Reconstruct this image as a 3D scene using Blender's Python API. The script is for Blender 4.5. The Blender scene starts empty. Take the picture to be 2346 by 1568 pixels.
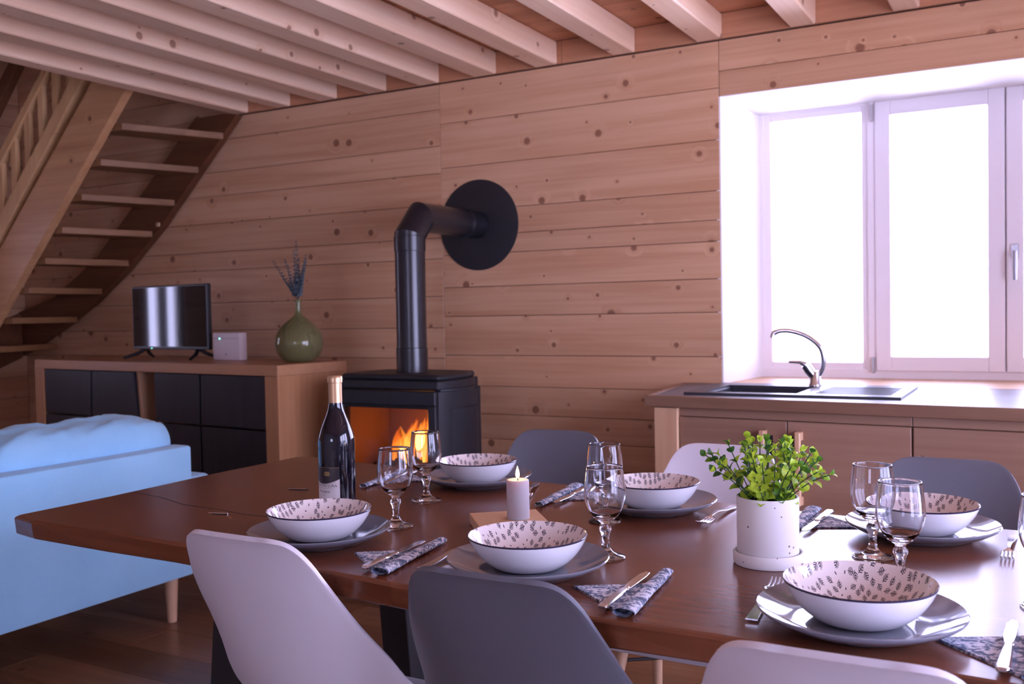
import bpy, bmesh, math, random
from mathutils import Vector, Matrix

random.seed(7)
SC = bpy.context.scene
COL = SC.collection

# ------------------------------------------------------------------ camera
cam = bpy.data.cameras.new('camera')
cam.sensor_width = 36.0
cam.lens = 33.985
cam.clip_start = 0.05
cam.dof.use_dof = True
cam.dof.focus_distance = 1.75
cam.dof.aperture_fstop = 7.0
cam_o = bpy.data.objects.new('camera', cam)
COL.objects.link(cam_o)
cam_o.matrix_world = Matrix(((0.87470025, 0.00131304, 0.48466251, 0.0),
                             (0.48428664, 0.03710101, -0.8741224, 0.0),
                             (-0.01912922, 0.99931066, 0.03181638, 1.19),
                             (0, 0, 0, 1)))
SC.camera = cam_o

# ------------------------------------------------------------------ sky, exposure
SKY_STRENGTH = 17.5
world = bpy.data.worlds.new('sky')
SC.world = world
world.use_nodes = True
bg = world.node_tree.nodes['Background']
bg.inputs[0].default_value = (0.62, 0.62, 1.0, 1)
bg.inputs[1].default_value = SKY_STRENGTH
SC.view_settings.view_transform = 'Standard'
SC.view_settings.look = 'None'
SC.view_settings.gamma = 1.0
SC.view_settings.use_curve_mapping = False
SC.view_settings.exposure = 0.0
SC.cycles.use_denoising = True
SC.cycles.sample_clamp_indirect = 6.0
SC.cycles.blur_glossy = 0.5
SC.cycles.adaptive_threshold = 0.03
SC.cycles.max_bounces = 10
SC.cycles.use_light_tree = False


def portal(name, loc, rot, sx, sy):
    l = bpy.data.lights.new(name, 'AREA')
    l.shape = 'RECTANGLE'
    l.size, l.size_y = sx, sy
    l.cycles.is_portal = True
    o = bpy.data.objects.new(name, l)
    COL.objects.link(o)
    o.location, o.rotation_euler = loc, rot
    return o


R90 = math.pi / 2
portal('window_daylight', (-0.14, 4.72, 1.47), (-R90, 0, 0), 2.2, 1.3)
portal('window_daylight', (1.95, 1.5, 1.1), (0, R90, 0), 2.1, 2.9)
portal('window_daylight', (-0.75, -2.35, 1.45), (R90, 0, 0), 1.0, 1.0)
portal('window_daylight', (-6.15, 2.51, 1.4), (0, -R90, 0), 1.0, 0.30)

# ------------------------------------------------------------------ materials
MATS = {}


class NT:
    def __init__(self, name):
        self.m = bpy.data.materials.new(name)
        self.m.use_nodes = True
        self.t = self.m.node_tree
        self.p = self.t.nodes['Principled BSDF']
        self.out = self.t.nodes['Material Output']
        MATS[name] = self.m

    def n(self, typ, **kw):
        nd = self.t.nodes.new(typ)
        for k, v in kw.items():
            setattr(nd, k, v)
        return nd

    def l(self, a, b):
        self.t.links.new(a, b)

    def math(self, op, a, b=None, c=None, clamp=False):
        nd = self.n('ShaderNodeMath', operation=op, use_clamp=clamp)
        for i, v in enumerate((a, b, c)):
            if v is None:
                continue
            if isinstance(v, (int, float)):
                nd.inputs[i].default_value = v
            else:
                self.l(v, nd.inputs[i])
        return nd.outputs[0]

    def vmath(self, op, a, b=None):
        nd = self.n('ShaderNodeVectorMath', operation=op)
        for i, v in enumerate((a, b)):
            if v is None:
                continue
            if isinstance(v, (tuple, list)):
                nd.inputs[i].default_value = v
            else:
                self.l(v, nd.inputs[i])
        return nd.outputs[0]

    def ramp(self, fac, stops, interp='LINEAR'):
        nd = self.n('ShaderNodeValToRGB')
        cr = nd.color_ramp
        cr.interpolation = interp
        while len(cr.elements) < len(stops):
            cr.elements.new(0.5)
        for e, (p, c) in zip(cr.elements, stops):
            e.position = p
            e.color = (*c, 1) if len(c) == 3 else c
        self.l(fac, nd.inputs[0])
        return nd.outputs[0]

    def mix(self, fac, a, b, mode='MIX'):
        nd = self.n('ShaderNodeMix', data_type='RGBA', blend_type=mode)
        for i, v in ((0, fac), (6, a), (7, b)):
            if isinstance(v, (int, float)):
                nd.inputs[i].default_value = v
            elif isinstance(v, tuple):
                nd.inputs[i].default_value = (*v, 1)
            else:
                self.l(v, nd.inputs[i])
        return nd.outputs[2]

    def noise(self, vec, scale, detail=3, rough=0.5, dist=0.0):
        nd = self.n('ShaderNodeTexNoise')
        nd.inputs['Scale'].default_value = scale
        nd.inputs['Detail'].default_value = detail
        nd.inputs['Roughness'].default_value = rough
        nd.inputs['Distortion'].default_value = dist
        self.l(vec, nd.inputs['Vector'])
        return nd.outputs[0]

    def coord(self):
        return self.n('ShaderNodeTexCoord').outputs['Object']

    def set(self, **kw):
        names = {'rough': 'Roughness', 'metal': 'Metallic', 'coat': 'Coat Weight', 'spec': 'Specular IOR Level',
                 'trans': 'Transmission Weight', 'ior': 'IOR', 'sheen': 'Sheen Weight', 'coatr': 'Coat Roughness',
                 'sss': 'Subsurface Weight'}
        for k, v in kw.items():
            if k == 'color':
                self.p.inputs['Base Color'].default_value = (*v, 1)
            else:
                self.p.inputs[names[k]].default_value = v
        return self

    def bump(self, h, strength=0.2, dist=0.01):
        b = self.n('ShaderNodeBump')
        b.inputs['Strength'].default_value = strength
        b.inputs['Distance'].default_value = dist
        self.l(h, b.inputs['Height'])
        self.l(b.outputs[0], self.p.inputs['Normal'])


def plain(name, color, rough=0.5, **kw):
    NT(name).set(color=color, rough=rough, **kw)


def wood(name, light, dark, axis='X', knots=0.5, rough=0.45, contrast=1.0, vary=0.18, coat=0.0, spec=0.4, streak=1.0, flat=(1, 0, 1)):
    """Sawn timber: grain runs along one local axis, knots are round, every board differs."""
    m = NT(name)
    co = m.coord()
    rnd = m.n('ShaderNodeObjectInfo').outputs['Random']
    off = m.vmath('SCALE', (13.7, 7.3, 23.1))
    m.l(m.math('MULTIPLY', rnd, 9.0), off.node.inputs['Scale'])
    p = m.vmath('ADD', co, off)
    # knots
    vor = m.n('ShaderNodeTexVoronoi', voronoi_dimensions='2D')
    vor.inputs['Scale'].default_value = 5.6
    ps = m.n('ShaderNodeSeparateXYZ')
    m.l(p, ps.inputs[0])
    pc = m.n('ShaderNodeCombineXYZ')
    X_, Y_, Z_ = ps.outputs
    if flat == (1, 0, 1):
        m.l(X_, pc.inputs[0]); m.l(Z_, pc.inputs[1])
    elif flat == (0, 1, 1):
        m.l(Y_, pc.inputs[0]); m.l(Z_, pc.inputs[1])
    elif flat == (1, 1, 0):
        m.l(X_, pc.inputs[0]); m.l(Y_, pc.inputs[1])
    else:
        m.l(Y_, pc.inputs[0]); m.l(m.math('ADD', X_, Z_), pc.inputs[1])
    m.l(pc.outputs[0], vor.inputs['Vector'])
    sep = m.n('ShaderNodeSeparateColor')
    m.l(vor.outputs['Color'], sep.inputs[0])
    gate = m.math('GREATER_THAN', sep.outputs[0], 1.0 - knots)
    size = m.math('MULTIPLY_ADD', m.math('MULTIPLY', sep.outputs[1], sep.outputs[1]), 0.085, 0.026)
    rel = m.math('DIVIDE', vor.outputs['Distance'], size)
    knot = m.math('MULTIPLY', m.math('SMOOTH_MIN', m.math('MULTIPLY', m.math('SUBTRACT', 1.25, rel), 2.2, clamp=True), 1.0, 0.3), gate, clamp=True)
    halo = m.math('MULTIPLY', m.math('SUBTRACT', 1.0, m.math('MULTIPLY', rel, 0.28), clamp=True), gate)
    # grain
    st = {'X': (0.9, 14, 14), 'Y': (14, 0.9, 14), 'Z': (14, 14, 0.9)}[axis]
    g = m.vmath('MULTIPLY', p, st)
    bend = m.vmath('SCALE', (1.3, 1.3, 1.3))
    m.l(halo, bend.node.inputs['Scale'])
    g = m.vmath('ADD', g, bend)
    n1 = m.noise(g, 1.0, 3, 0.55, 0.5)
    st2 = {'X': (1.5, 60, 60), 'Y': (60, 1.5, 60), 'Z': (60, 60, 1.5)}[axis]
    n2 = m.noise(m.vmath('MULTIPLY', p, st2), 1.0, 1, 0.5, 0.0)
    n3 = m.noise(p, 1.1, 0)
    f = m.math('ADD', m.math('MULTIPLY', n1, 0.75 * streak), m.math('MULTIPLY', n2, 0.3))
    f = m.math('ADD', f, m.math('MULTIPLY', n3, 0.25))
    lo, hi = 0.62 - 0.22 * contrast - 0.25 * (1 - streak) , 0.68 + 0.18 * contrast - 0.25 * (1 - streak)
    c = m.ramp(f, [(max(0, lo - 0.2), light), (lo + 0.1, tuple(0.7 * a + 0.3 * b for a, b in zip(light, dark))), (hi, dark)])
    kc = (0.36 * dark[0], 0.24 * dark[1], 0.22 * dark[2])
    c = m.mix(m.math('MULTIPLY', halo, 0.25), c, dark)
    c = m.mix(m.math('MULTIPLY', knot, 0.85), c, kc)
    tone = m.math('MULTIPLY_ADD', rnd, vary, 1.0 - vary * 0.5)
    c = m.mix(1.0, c, m.n('ShaderNodeCombineColor').outputs[0], 'MULTIPLY')
    cc = c.node.inputs[7].links[0].from_node
    for i in range(3):
        m.l(tone, cc.inputs[i])
    m.l(c, m.p.inputs['Base Color'])
    m.set(rough=rough, coat=coat, spec=spec)
    m.p.inputs['Coat Roughness'].default_value = 0.15
    return m


PL, PD = (0.74, 0.455, 0.27), (0.57, 0.30, 0.155)
wood('pine', PL, PD, 'X', 0.66, 0.5, contrast=0.8)
wood('pine_y', PL, PD, 'Y', 0.5, 0.5, flat=(0, 1, 1))
wood('joist_pine', (0.90, 0.67, 0.47), (0.76, 0.48, 0.29), 'Y', 0.55, 0.5, flat=(0.45, 1, 0.45))
wood('ceiling_pine', (0.66, 0.33, 0.17), (0.42, 0.17, 0.08), 'X', 0.3, 0.5, flat=(1, 1, 0))
wood('stair_wood', (0.74, 0.42, 0.20), (0.50, 0.24, 0.10), 'X', 0.15, 0.4)
wood('tread_wood', (0.37, 0.19, 0.085), (0.22, 0.10, 0.04), 'Y', 0.1, 0.45, flat=(1, 1, 0))
wood('stair_dark', (0.20, 0.075, 0.03), (0.10, 0.035, 0.015), 'X', 0.0, 0.45)
wood('baluster_wood', (0.84, 0.54, 0.26), (0.64, 0.36, 0.16), 'Z', 0.1, 0.4)
wood('oak_sideboard', (0.58, 0.31, 0.16), (0.40, 0.18, 0.08), 'X', 0.0, 0.4, streak=0.8)
wood('oak_upright', (0.52, 0.27, 0.13), (0.36, 0.16, 0.07), 'Z', 0.0, 0.4, streak=0.8)
wood('black_wood', (0.022, 0.020, 0.026), (0.010, 0.009, 0.013), 'Z', 0.0, 0.42)
wood('oak_counter', (0.38, 0.225, 0.15), (0.22, 0.11, 0.065), 'X', 0.16, 0.42, contrast=1.3)
wood('oak_edge', (0.27, 0.15, 0.09), (0.14, 0.065, 0.035), 'X', 0.1, 0.42, contrast=1.4)
wood('oak_post', (0.66, 0.42, 0.25), (0.50, 0.28, 0.15), 'Z', 0.0, 0.45)
wood('oak_inner', (0.52, 0.30, 0.18), (0.40, 0.20, 0.1), 'Z', 0.0, 0.5)
wood('table_wood', (0.245, 0.083, 0.036), (0.095, 0.028, 0.012), 'X', 0.12, 0.25, contrast=1.35, vary=0.0, spec=0.4, flat=(1, 1, 0))
wood('floor_oak', (0.30, 0.15, 0.075), (0.16, 0.07, 0.033), 'X', 0.12, 0.3, vary=0.5, flat=(1, 1, 0))
wood('beech', (0.72, 0.47, 0.30), (0.55, 0.32, 0.19), 'Z', 0.0, 0.4)
wood('block_wood', (0.80, 0.52, 0.31), (0.64, 0.36, 0.19), 'X', 0.0, 0.4)

plain('wall_backing', (0.10, 0.05, 0.03), 0.9)
plain('plaster', (0.88, 0.84, 0.82), 0.8)
plain('window_white', (0.92, 0.86, 0.87), 0.35)
plain('seal_grey', (0.35, 0.32, 0.34), 0.6)
plain('hinge_metal', (0.45, 0.44, 0.46), 0.3, metal=1.0)
plain('chrome', (0.90, 0.90, 0.94), 0.16, metal=1.0)
plain('cutlery_steel', (0.80, 0.79, 0.82), 0.16, metal=1.0)
plain('white_shell', (0.64, 0.60, 0.64), 0.38)
plain('grey_shell', (0.115, 0.12, 0.145), 0.42)
plain('black_steel', (0.012, 0.012, 0.014), 0.5)
plain('plate_grey', (0.20, 0.21, 0.25), 0.08, coat=0.5)
plain('bowl_white', (0.80, 0.78, 0.80), 0.12, coat=0.3)
plain('bowl_rim', (0.03, 0.025, 0.05), 0.2)
plain('capsule_gold', (0.62, 0.40, 0.22), 0.32, metal=0.6)
plain('bottle_glass', (0.004, 0.004, 0.010), 0.05, coat=0.3, spec=0.5)
plain('label_white', (0.78, 0.74, 0.74), 0.6)
plain('label_black', (0.03, 0.025, 0.03), 0.4)
plain('label_ink', (0.06, 0.05, 0.06), 0.6)
plain('label_gold', (0.55, 0.38, 0.14), 0.35, metal=0.7)
plain('candle_wax', (0.47, 0.45, 0.48), 0.55, sss=0.25)
plain('wick', (0.02, 0.015, 0.01), 0.9)
plain('soil', (0.022, 0.015, 0.012), 0.95)
plain('plant_stem', (0.03, 0.07, 0.03), 0.5)
plain('tv_plastic', (0.010, 0.010, 0.013), 0.3)
plain('tv_screen', (0.004, 0.004, 0.006), 0.05, spec=0.45)
plain('router_white', (0.74, 0.66, 0.68), 0.5)
plain('sprig_grey', (0.10, 0.13, 0.15), 0.7)
plain('sprig_stem', (0.06, 0.07, 0.07), 0.7)
plain('stove_glass_dark', (0.02, 0.012, 0.01), 0.15)
plain('log_bark', (0.05, 0.03, 0.02), 0.9)
plain('sink_granite', (0.030, 0.030, 0.038), 0.35)
plain('groove_black', (0.004, 0.004, 0.005), 0.8)
plain('crack_dark', (0.012, 0.006, 0.004), 0.9)

m = NT('stove_iron')
h = m.noise(m.coord(), 160, 2)
m.set(color=(0.016, 0.016, 0.020), rough=0.5, spec=0.5)
m.bump(h, 0.25, 0.002)

m = NT('pipe_black')
m.set(color=(0.012, 0.012, 0.016), rough=0.28, spec=0.6)

m = NT('slate_tile')
c = m.ramp(m.noise(m.coord(), 9, 4), [(0.3, (0.05, 0.048, 0.06)), (0.7, (0.10, 0.095, 0.115))])
m.l(c, m.p.inputs['Base Color'])
m.set(rough=0.36, spec=0.9)

m = NT('sofa_fabric')
co = m.coord()
c = m.ramp(m.noise(co, 5, 4, 0.6), [(0.25, (0.31, 0.63, 0.88)), (0.75, (0.37, 0.70, 0.94))])
w1 = m.noise(co, 420, 1)
m.l(c, m.p.inputs['Base Color'])
m.set(rough=0.9, sheen=0.25)
m.bump(m.math('ADD', w1, m.noise(co, 30, 3)), 0.25, 0.003)

m = NT('napkin_print')
co = m.coord()
n1 = m.noise(co, 70, 3, 0.65, 1.2)
c = m.ramp(n1, [(0.43, (0.08, 0.11, 0.19)), (0.50, (0.24, 0.28, 0.38)), (0.57, (0.68, 0.68, 0.76))])
m.l(c, m.p.inputs['Base Color'])
m.set(rough=0.9)
m.bump(m.noise(co, 300, 2), 0.3, 0.001)

m = NT('pot_speckle')
v = m.n('ShaderNodeTexVoronoi')
v.inputs['Scale'].default_value = 105
m.l(m.coord(), v.inputs['Vector'])
s = m.n('ShaderNodeSeparateColor')
m.l(v.outputs['Color'], s.inputs[0])
sp = m.math('MULTIPLY', m.math('LESS_THAN', v.outputs['Distance'], m.math('MULTIPLY', s.outputs[1], 0.20)),
            m.math('GREATER_THAN', s.outputs[0], 0.5))
m.l(m.mix(sp, (0.78, 0.74, 0.72), (0.16, 0.12, 0.11)), m.p.inputs['Base Color'])
m.set(rough=0.75)

m = NT('leaf_green')
rnd = m.n('ShaderNodeObjectInfo').outputs['Random']
c = m.ramp(rnd, [(0.0, (0.03, 0.10, 0.03)), (0.3, (0.12, 0.30, 0.03)), (0.6, (0.40, 0.60, 0.045)), (1.0, (0.56, 0.70, 0.06))])
m.l(c, m.p.inputs['Base Color'])
m.set(rough=0.35)
tr = m.n('ShaderNodeBsdfTranslucent')
m.l(c, tr.inputs[0])
mx = m.n('ShaderNodeMixShader')
mx.inputs[0].default_value = 0.4
m.l(m.p.outputs[0], mx.inputs[1])
m.l(tr.outputs[0], mx.inputs[2])
m.l(mx.outputs[0], m.out.inputs[0])

# printed sprigs inside the bowls
m = NT('bowl_print')
co = m.coord()
sx = m.n('ShaderNodeSeparateXYZ')
m.l(co, sx.inputs[0])
cv = m.n('ShaderNodeCombineXYZ')
m.l(sx.outputs[0], cv.inputs[0])
m.l(sx.outputs[1], cv.inputs[1])
v = m.n('ShaderNodeTexVoronoi', voronoi_dimensions='2D')
v.inputs['Scale'].default_value = 90
v.inputs['Randomness'].default_value = 0.55
m.l(cv.outputs[0], v.inputs['Vector'])
sc52 = m.vmath('SCALE', v.outputs['Position'])
sc52.node.inputs['Scale'].default_value = 1.0
d = m.vmath('SUBTRACT', cv.outputs[0], v.outputs['Position'])
rot = m.n('ShaderNodeVectorRotate', rotation_type='Z_AXIS')
s = m.n('ShaderNodeSeparateColor')
m.l(v.outputs['Color'], s.inputs[0])
m.l(d, rot.inputs['Vector'])
m.l(m.math('MULTIPLY', s.outputs[0], 6.28), rot.inputs['Angle'])
q = m.n('ShaderNodeSeparateXYZ')
m.l(rot.outputs[0], q.inputs[0])
ax = m.math('ABSOLUTE', q.outputs[0])
vv = m.math('SUBTRACT', q.outputs[1], m.math('MULTIPLY', ax, 0.9))
saw = m.math('FRACT', m.math('MULTIPLY', vv, 420.0))
leaf = m.math('LESS_THAN', m.math('ABSOLUTE', m.math('SUBTRACT', saw, 0.5)), 0.28)
env = m.math('LESS_THAN', m.math('ADD', m.math('POWER', m.math('DIVIDE', ax, 0.0034), 2.0),
                                 m.math('POWER', m.math('DIVIDE', q.outputs[1], 0.0038), 2.0)), 1.0)
stem = m.math('MULTIPLY', m.math('LESS_THAN', ax, 0.0004), m.math('LESS_THAN', m.math('ABSOLUTE', q.outputs[1]), 0.005))
full = m.math('MAXIMUM', m.math('MULTIPLY', leaf, env), stem)
small = m.math('LESS_THAN', m.math('ADD', m.math('POWER', m.math('DIVIDE', ax, 0.0008), 2.0),
                                   m.math('POWER', m.math('DIVIDE', q.outputs[1], 0.0018), 2.0)), 1.0)
big = m.math('GREATER_THAN', s.outputs[1], 0.22)
msk = m.math('ADD', m.math('MULTIPLY', full, big), m.math('MULTIPLY', small, m.math('SUBTRACT', 1.0, big)))
m.l(m.mix(msk, (0.78, 0.70, 0.68), (0.07, 0.06, 0.08)), m.p.inputs['Base Color'])
m.set(rough=0.12, coat=0.3)


def thin_glass(name, tint, gloss_ior=1.5):
    g = NT(name)
    t = g.t
    tr = g.n('ShaderNodeBsdfTransparent')
    tr.inputs[0].default_value = (*tint, 1)
    gl = g.n('ShaderNodeBsdfGlossy')
    gl.inputs['Roughness'].default_value = 0.02
    fr = g.n('ShaderNodeFresnel')
    fr.inputs[0].default_value = gloss_ior
    mx = g.n('ShaderNodeMixShader')
    g.l(fr.outputs[0], mx.inputs[0])
    g.l(tr.outputs[0], mx.inputs[1])
    g.l(gl.outputs[0], mx.inputs[2])
    g.l(mx.outputs[0], g.out.inputs[0])


thin_glass('window_glass', (0.97, 0.97, 0.97), 1.25)
thin_glass('stove_glass', (0.85, 0.8, 0.78), 1.2)
m = NT('clear_glass')
m.set(color=(0.97, 0.97, 1.0), rough=0.0, trans=1.0, ior=1.45)
m = NT('demijohn_glass')
m.set(color=(0.42, 0.42, 0.20), rough=0.03, trans=0.75, ior=1.2, coat=0.6)


def emit(name, ramp_fn=None, color=(1, 0.5, 0.1), strength=4.0):
    g = NT(name)
    e = g.n('ShaderNodeEmission')
    e.inputs[0].default_value = (*color, 1)
    e.inputs[1].default_value = strength
    g.l(e.outputs[0], g.out.inputs[0])
    return g, e




def flame_mat(name, c0, c1, strength):
    g, e = emit(name, strength=strength)
    gz = g.n('ShaderNodeSeparateXYZ')
    tcn = g.n('ShaderNodeTexCoord')
    g.l(tcn.outputs['Generated'], gz.inputs[0])
    g.l(g.ramp(gz.outputs[2], [(0.0, c0), (1.0, c1)]), e.inputs[0])
    tr = g.n('ShaderNodeBsdfTransparent')
    mx = g.n('ShaderNodeMixShader')
    nz = g.noise(g.vmath('MULTIPLY', g.coord(), (60, 60, 16)), 1.0, 2)
    g.l(g.math('MULTIPLY', g.math('SUBTRACT', 1.0, g.math('MULTIPLY', gz.outputs[2], 0.85)), g.math('MULTIPLY', nz, 1.3), clamp=True), mx.inputs[0])
    g.l(tr.outputs[0], mx.inputs[1])
    g.l(e.outputs[0], mx.inputs[2])
    g.l(mx.outputs[0], g.out.inputs[0])


flame_mat('flame', (1.0, 0.30, 0.03), (0.9, 0.12, 0.01), 2.2)
flame_mat('flame_core', (1.0, 0.50, 0.09), (1.0, 0.28, 0.03), 3.0)
emit('candle_flame', color=(1.0, 0.72, 0.40), strength=14.0)
emit('ember', color=(1.0, 0.16, 0.02), strength=0.9)
emit('led_green', color=(0.3, 1.0, 0.9), strength=2.0)
plain('firebrick', (0.30, 0.15, 0.09), 0.9)

# ------------------------------------------------------------------ geometry helpers


def mk(name, bm, mat, parent=None, loc=(0, 0, 0), rot=(0, 0, 0), smooth=None, extra=()):
    me = bpy.data.meshes.new(name)
    bmesh.ops.recalc_face_normals(bm, faces=bm.faces)
    bm.to_mesh(me)
    bm.free()
    me.materials.append(MATS[mat])
    for x in extra:
        me.materials.append(MATS[x])
    if smooth:
        me.shade_smooth()
        me.set_sharp_from_angle(angle=math.radians(smooth))
    o = bpy.data.objects.new(name, me)
    COL.objects.link(o)
    o.location = loc
    o.rotation_euler = rot
    if parent:
        o.parent = parent
    return o


def tag(o, label, cat, group=None):
    o['label'] = label
    o['category'] = cat
    if group:
        o['group'] = group
    return o


def thing(name, label, cat, loc=(0, 0, 0), rz=0.0, group=None):
    o = bpy.data.objects.new(name, None)
    o.empty_display_size = 0.05
    COL.objects.link(o)
    o.location = loc
    o.rotation_euler = (0, 0, rz)
    return tag(o, label, cat, group)


def struct(name, bm, mat, **kw):
    o = mk(name, bm, mat, **kw)
    o['kind'] = 'structure'
    return o


def nb():
    return bmesh.new()


def box(bm, x0, x1, y0, y1, z0, z1, bev=0.0, seg=1):
    b2 = bmesh.new()
    bmesh.ops.create_cube(b2, size=1)
    bmesh.ops.scale(b2, vec=(x1 - x0, y1 - y0, z1 - z0), verts=b2.verts)
    bmesh.ops.translate(b2, vec=((x0 + x1) / 2, (y0 + y1) / 2, (z0 + z1) / 2), verts=b2.verts)
    if bev:
        bmesh.ops.bevel(b2, geom=b2.edges[:], offset=bev, segments=seg, affect='EDGES', profile=0.5)
    merge(bm, b2)
    return bm


def merge(bm, b2):
    me = bpy.data.meshes.new('tmp')
    b2.to_mesh(me)
    b2.free()
    bm.from_mesh(me)
    bpy.data.meshes.remove(me)


def lathe(bm, prof, n=40, mats=None, a0=0.0, a1=None):
    """Revolve (r, z) pairs about z."""
    rings = []
    full = a1 is None
    cnt = n if full else n + 1
    for r, z in prof:
        if r < 1e-6:
            rings.append([bm.verts.new((0, 0, z))])
        else:
            rings.append([bm.verts.new((r * math.cos(a0 + (2 * math.pi if full else a1 - a0) * i / n),
                                        r * math.sin(a0 + (2 * math.pi if full else a1 - a0) * i / n), z)) for i in range(cnt)])
    for k in range(len(rings) - 1):
        A, B = rings[k], rings[k + 1]
        rng = range(n) if full else range(n)
        for i in rng:
            j = (i + 1) % cnt
            if len(A) == 1 and len(B) == 1:
                continue
            if len(A) == 1:
                f = bm.faces.new((A[0], B[i], B[j]))
            elif len(B) == 1:
                f = bm.faces.new((A[i], A[j], B[0]))
            else:
                f = bm.faces.new((A[i], A[j], B[j], B[i]))
            if mats:
                f.material_index = mats[k]
    return bm


def smooth_prof(pts, n=4):
    """Catmull-Rom through the points."""
    out = []
    P = [pts[0]] + list(pts) + [pts[-1]]
    for i in range(1, len(P) - 2):
        for k in range(n):
            t = k / n
            out.append(tuple(0.5 * ((2 * P[i][a]) + (-P[i - 1][a] + P[i + 1][a]) * t
                                    + (2 * P[i - 1][a] - 5 * P[i][a] + 4 * P[i + 1][a] - P[i + 2][a]) * t * t
                                    + (-P[i - 1][a] + 3 * P[i][a] - 3 * P[i + 1][a] + P[i + 2][a]) * t ** 3)
                             for a in range(len(P[i]))))
    out.append(tuple(P[-1]))
    return out


def tube(bm, pts, r, n=12, caps=True):
    pts = [Vector(p) for p in pts]
    rs = r if isinstance(r, (list, tuple)) else [r] * len(pts)
    rings = []
    up = None
    for i, p in enumerate(pts):
        t = (pts[min(i + 1, len(pts) - 1)] - pts[max(i - 1, 0)]).normalized()
        if up is None:
            up = t.orthogonal().normalized()
        a = (up - t * up.dot(t)).normalized()
        b = t.cross(a)
        up = a
        rings.append([bm.verts.new(p + (a * math.cos(2 * math.pi * k / n) + b * math.sin(2 * math.pi * k / n)) * rs[i]) for k in range(n)])
    for i in range(len(rings) - 1):
        for k in range(n):
            j = (k + 1) % n
            bm.faces.new((rings[i][k], rings[i][j], rings[i + 1][j], rings[i + 1][k]))
    if caps:
        bm.faces.new(rings[0][::-1])
        bm.faces.new(rings[-1])
    return bm


def prism(bm, pts, axis, a, b, bev=0.0):
    """Extrude a polygon; axis = the direction it is extruded along."""
    def P(u, v, w):
        return {'x': (w, u, v), 'y': (u, w, v), 'z': (u, v, w)}[axis]
    b2 = bmesh.new()
    A = [b2.verts.new(P(u, v, a)) for u, v in pts]
    B = [b2.verts.new(P(u, v, b)) for u, v in pts]
    b2.faces.new(A)
    b2.faces.new(B[::-1])
    for i in range(len(pts)):
        j = (i + 1) % len(pts)
        b2.faces.new((A[i], B[i], B[j], A[j]))
    bmesh.ops.recalc_face_normals(b2, faces=b2.faces)
    if bev:
        bmesh.ops.bevel(b2, geom=b2.edges[:], offset=bev, segments=1, affect='EDGES')
    merge(bm, b2)
    return bm


def plank(name, mat, parent, x0, x1, y0, y1, z0, z1, bev=0.0015):
    """A board with its own local frame, so that its grain is its own."""
    c = ((x0 + x1) / 2, (y0 + y1) / 2, (z0 + z1) / 2)
    bm = box(nb(), x0 - c[0], x1 - c[0], y0 - c[1], y1 - c[1], z0 - c[2], z1 - c[2], bev)
    return mk(name, bm, mat, parent, c)


def copy_tree(o, parent=None):
    c = o.copy()
    COL.objects.link(c)
    c.parent = parent
    for ch in list(o.children):
        copy_tree(ch, c)
    return c


# ================================================================== THE ROOM
WY = 4.10           # face of the planked wall with the stove and the window
XL, XR, YF = -6.0, 1.8, -2.2
TOPZ = 3.9

# floor ------------------------------------------------------------
floor = struct('floor', box(nb(), XL - 0.2, XR + 0.2, YF - 0.2, WY + 0.6, -0.12, -0.014), 'wall_backing')
rf = random.Random(3)
y = YF
row = 0
while y < WY:
    x = XL - rf.uniform(0, 1.2)
    while x < XR:
        ln = rf.uniform(1.3, 2.2)
        a, b = max(x, XL), min(x + ln, XR)
        if b - a > 0.05:
            plank('floorboard', 'floor_oak', floor, a + 0.001, b - 0.001, y + 0.001, min(y + 0.19, WY) - 0.001, -0.014, 0.0)
        x += ln
    y += 0.19

# wall with the stove and window ------------------------------------
OX0, OX1, OZ0, OZ1 = -1.229, 0.95, 0.858, 2.095      # window opening
b = nb()
box(b, XL - 0.2, OX0, WY + 0.016, WY + 0.62, 0, TOPZ)
box(b, OX1, XR + 0.2, WY + 0.016, WY + 0.62, 0, TOPZ)
box(b, OX0, OX1, WY + 0.016, WY + 0.62, OZ1, TOPZ)
box(b, OX0, OX1, WY + 0.016, WY + 0.62, 0, OZ0 - 0.03)
wall_back = struct('wall_back', b, 'wall_backing')
G = 0.0012
SEAM1, SEAM2 = -2.6626, -1.2337
LZ = [3.05, 2.90, 2.77, 2.62, 2.47, 2.332, 2.208, 2.026, 1.89, 1.733, 1.566, 1.461, 1.272, 1.113, 0.958, 0.818, 0.678, 0.54, 0.40, 0.26, 0.13, 0.0]
for z1, z0 in zip(LZ, LZ[1:]):
    if z0 >= 2.33:
        plank('plank', 'pine', wall_back, XL, -4.06, WY, WY + 0.016, z0 + G, z1 - G)
    else:
        plank('plank', 'pine', wall_back, XL, SEAM1 - G, WY, WY + 0.016, z0 + G, z1 - G)
RZ = [2.333, 2.133, 1.912, 1.694, 1.568, 1.476, 1.314, 1.169, 0.975, 0.824, 0.686, 0.564, 0.44, 0.31, 0.16, 0.0]
for z1, z0 in zip(RZ, RZ[1:]):
    plank('plank', 'pine', wall_back, SEAM1 + G, SEAM2 - G, WY, WY + 0.016, z0 + G, z1 - G)
plank('plank', 'pine', wall_back, SEAM2 + G, XR, WY, WY + 0.016, 2.203 + G, 2.333 - G)
plank('plank', 'pine', wall_back, SEAM2 + G, XR, WY, WY + 0.016, 2.095 + G, 2.203 - G)
zz = [2.095, 1.9, 1.7, 1.5, 1.3, 1.1, 0.95, 0.8, 0.6, 0.4, 0.2, 0.0]
for z1, z0 in zip(zz, zz[1:]):
    plank('plank', 'pine', wall_back, OX1 + G, XR, WY, WY + 0.016, z0 + G, z1 - G)
plank('frieze_board', 'ceiling_pine', wall_back, -4.04, -1.98, WY - 0.004, WY + 0.014, 2.340, 2.447)
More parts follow.
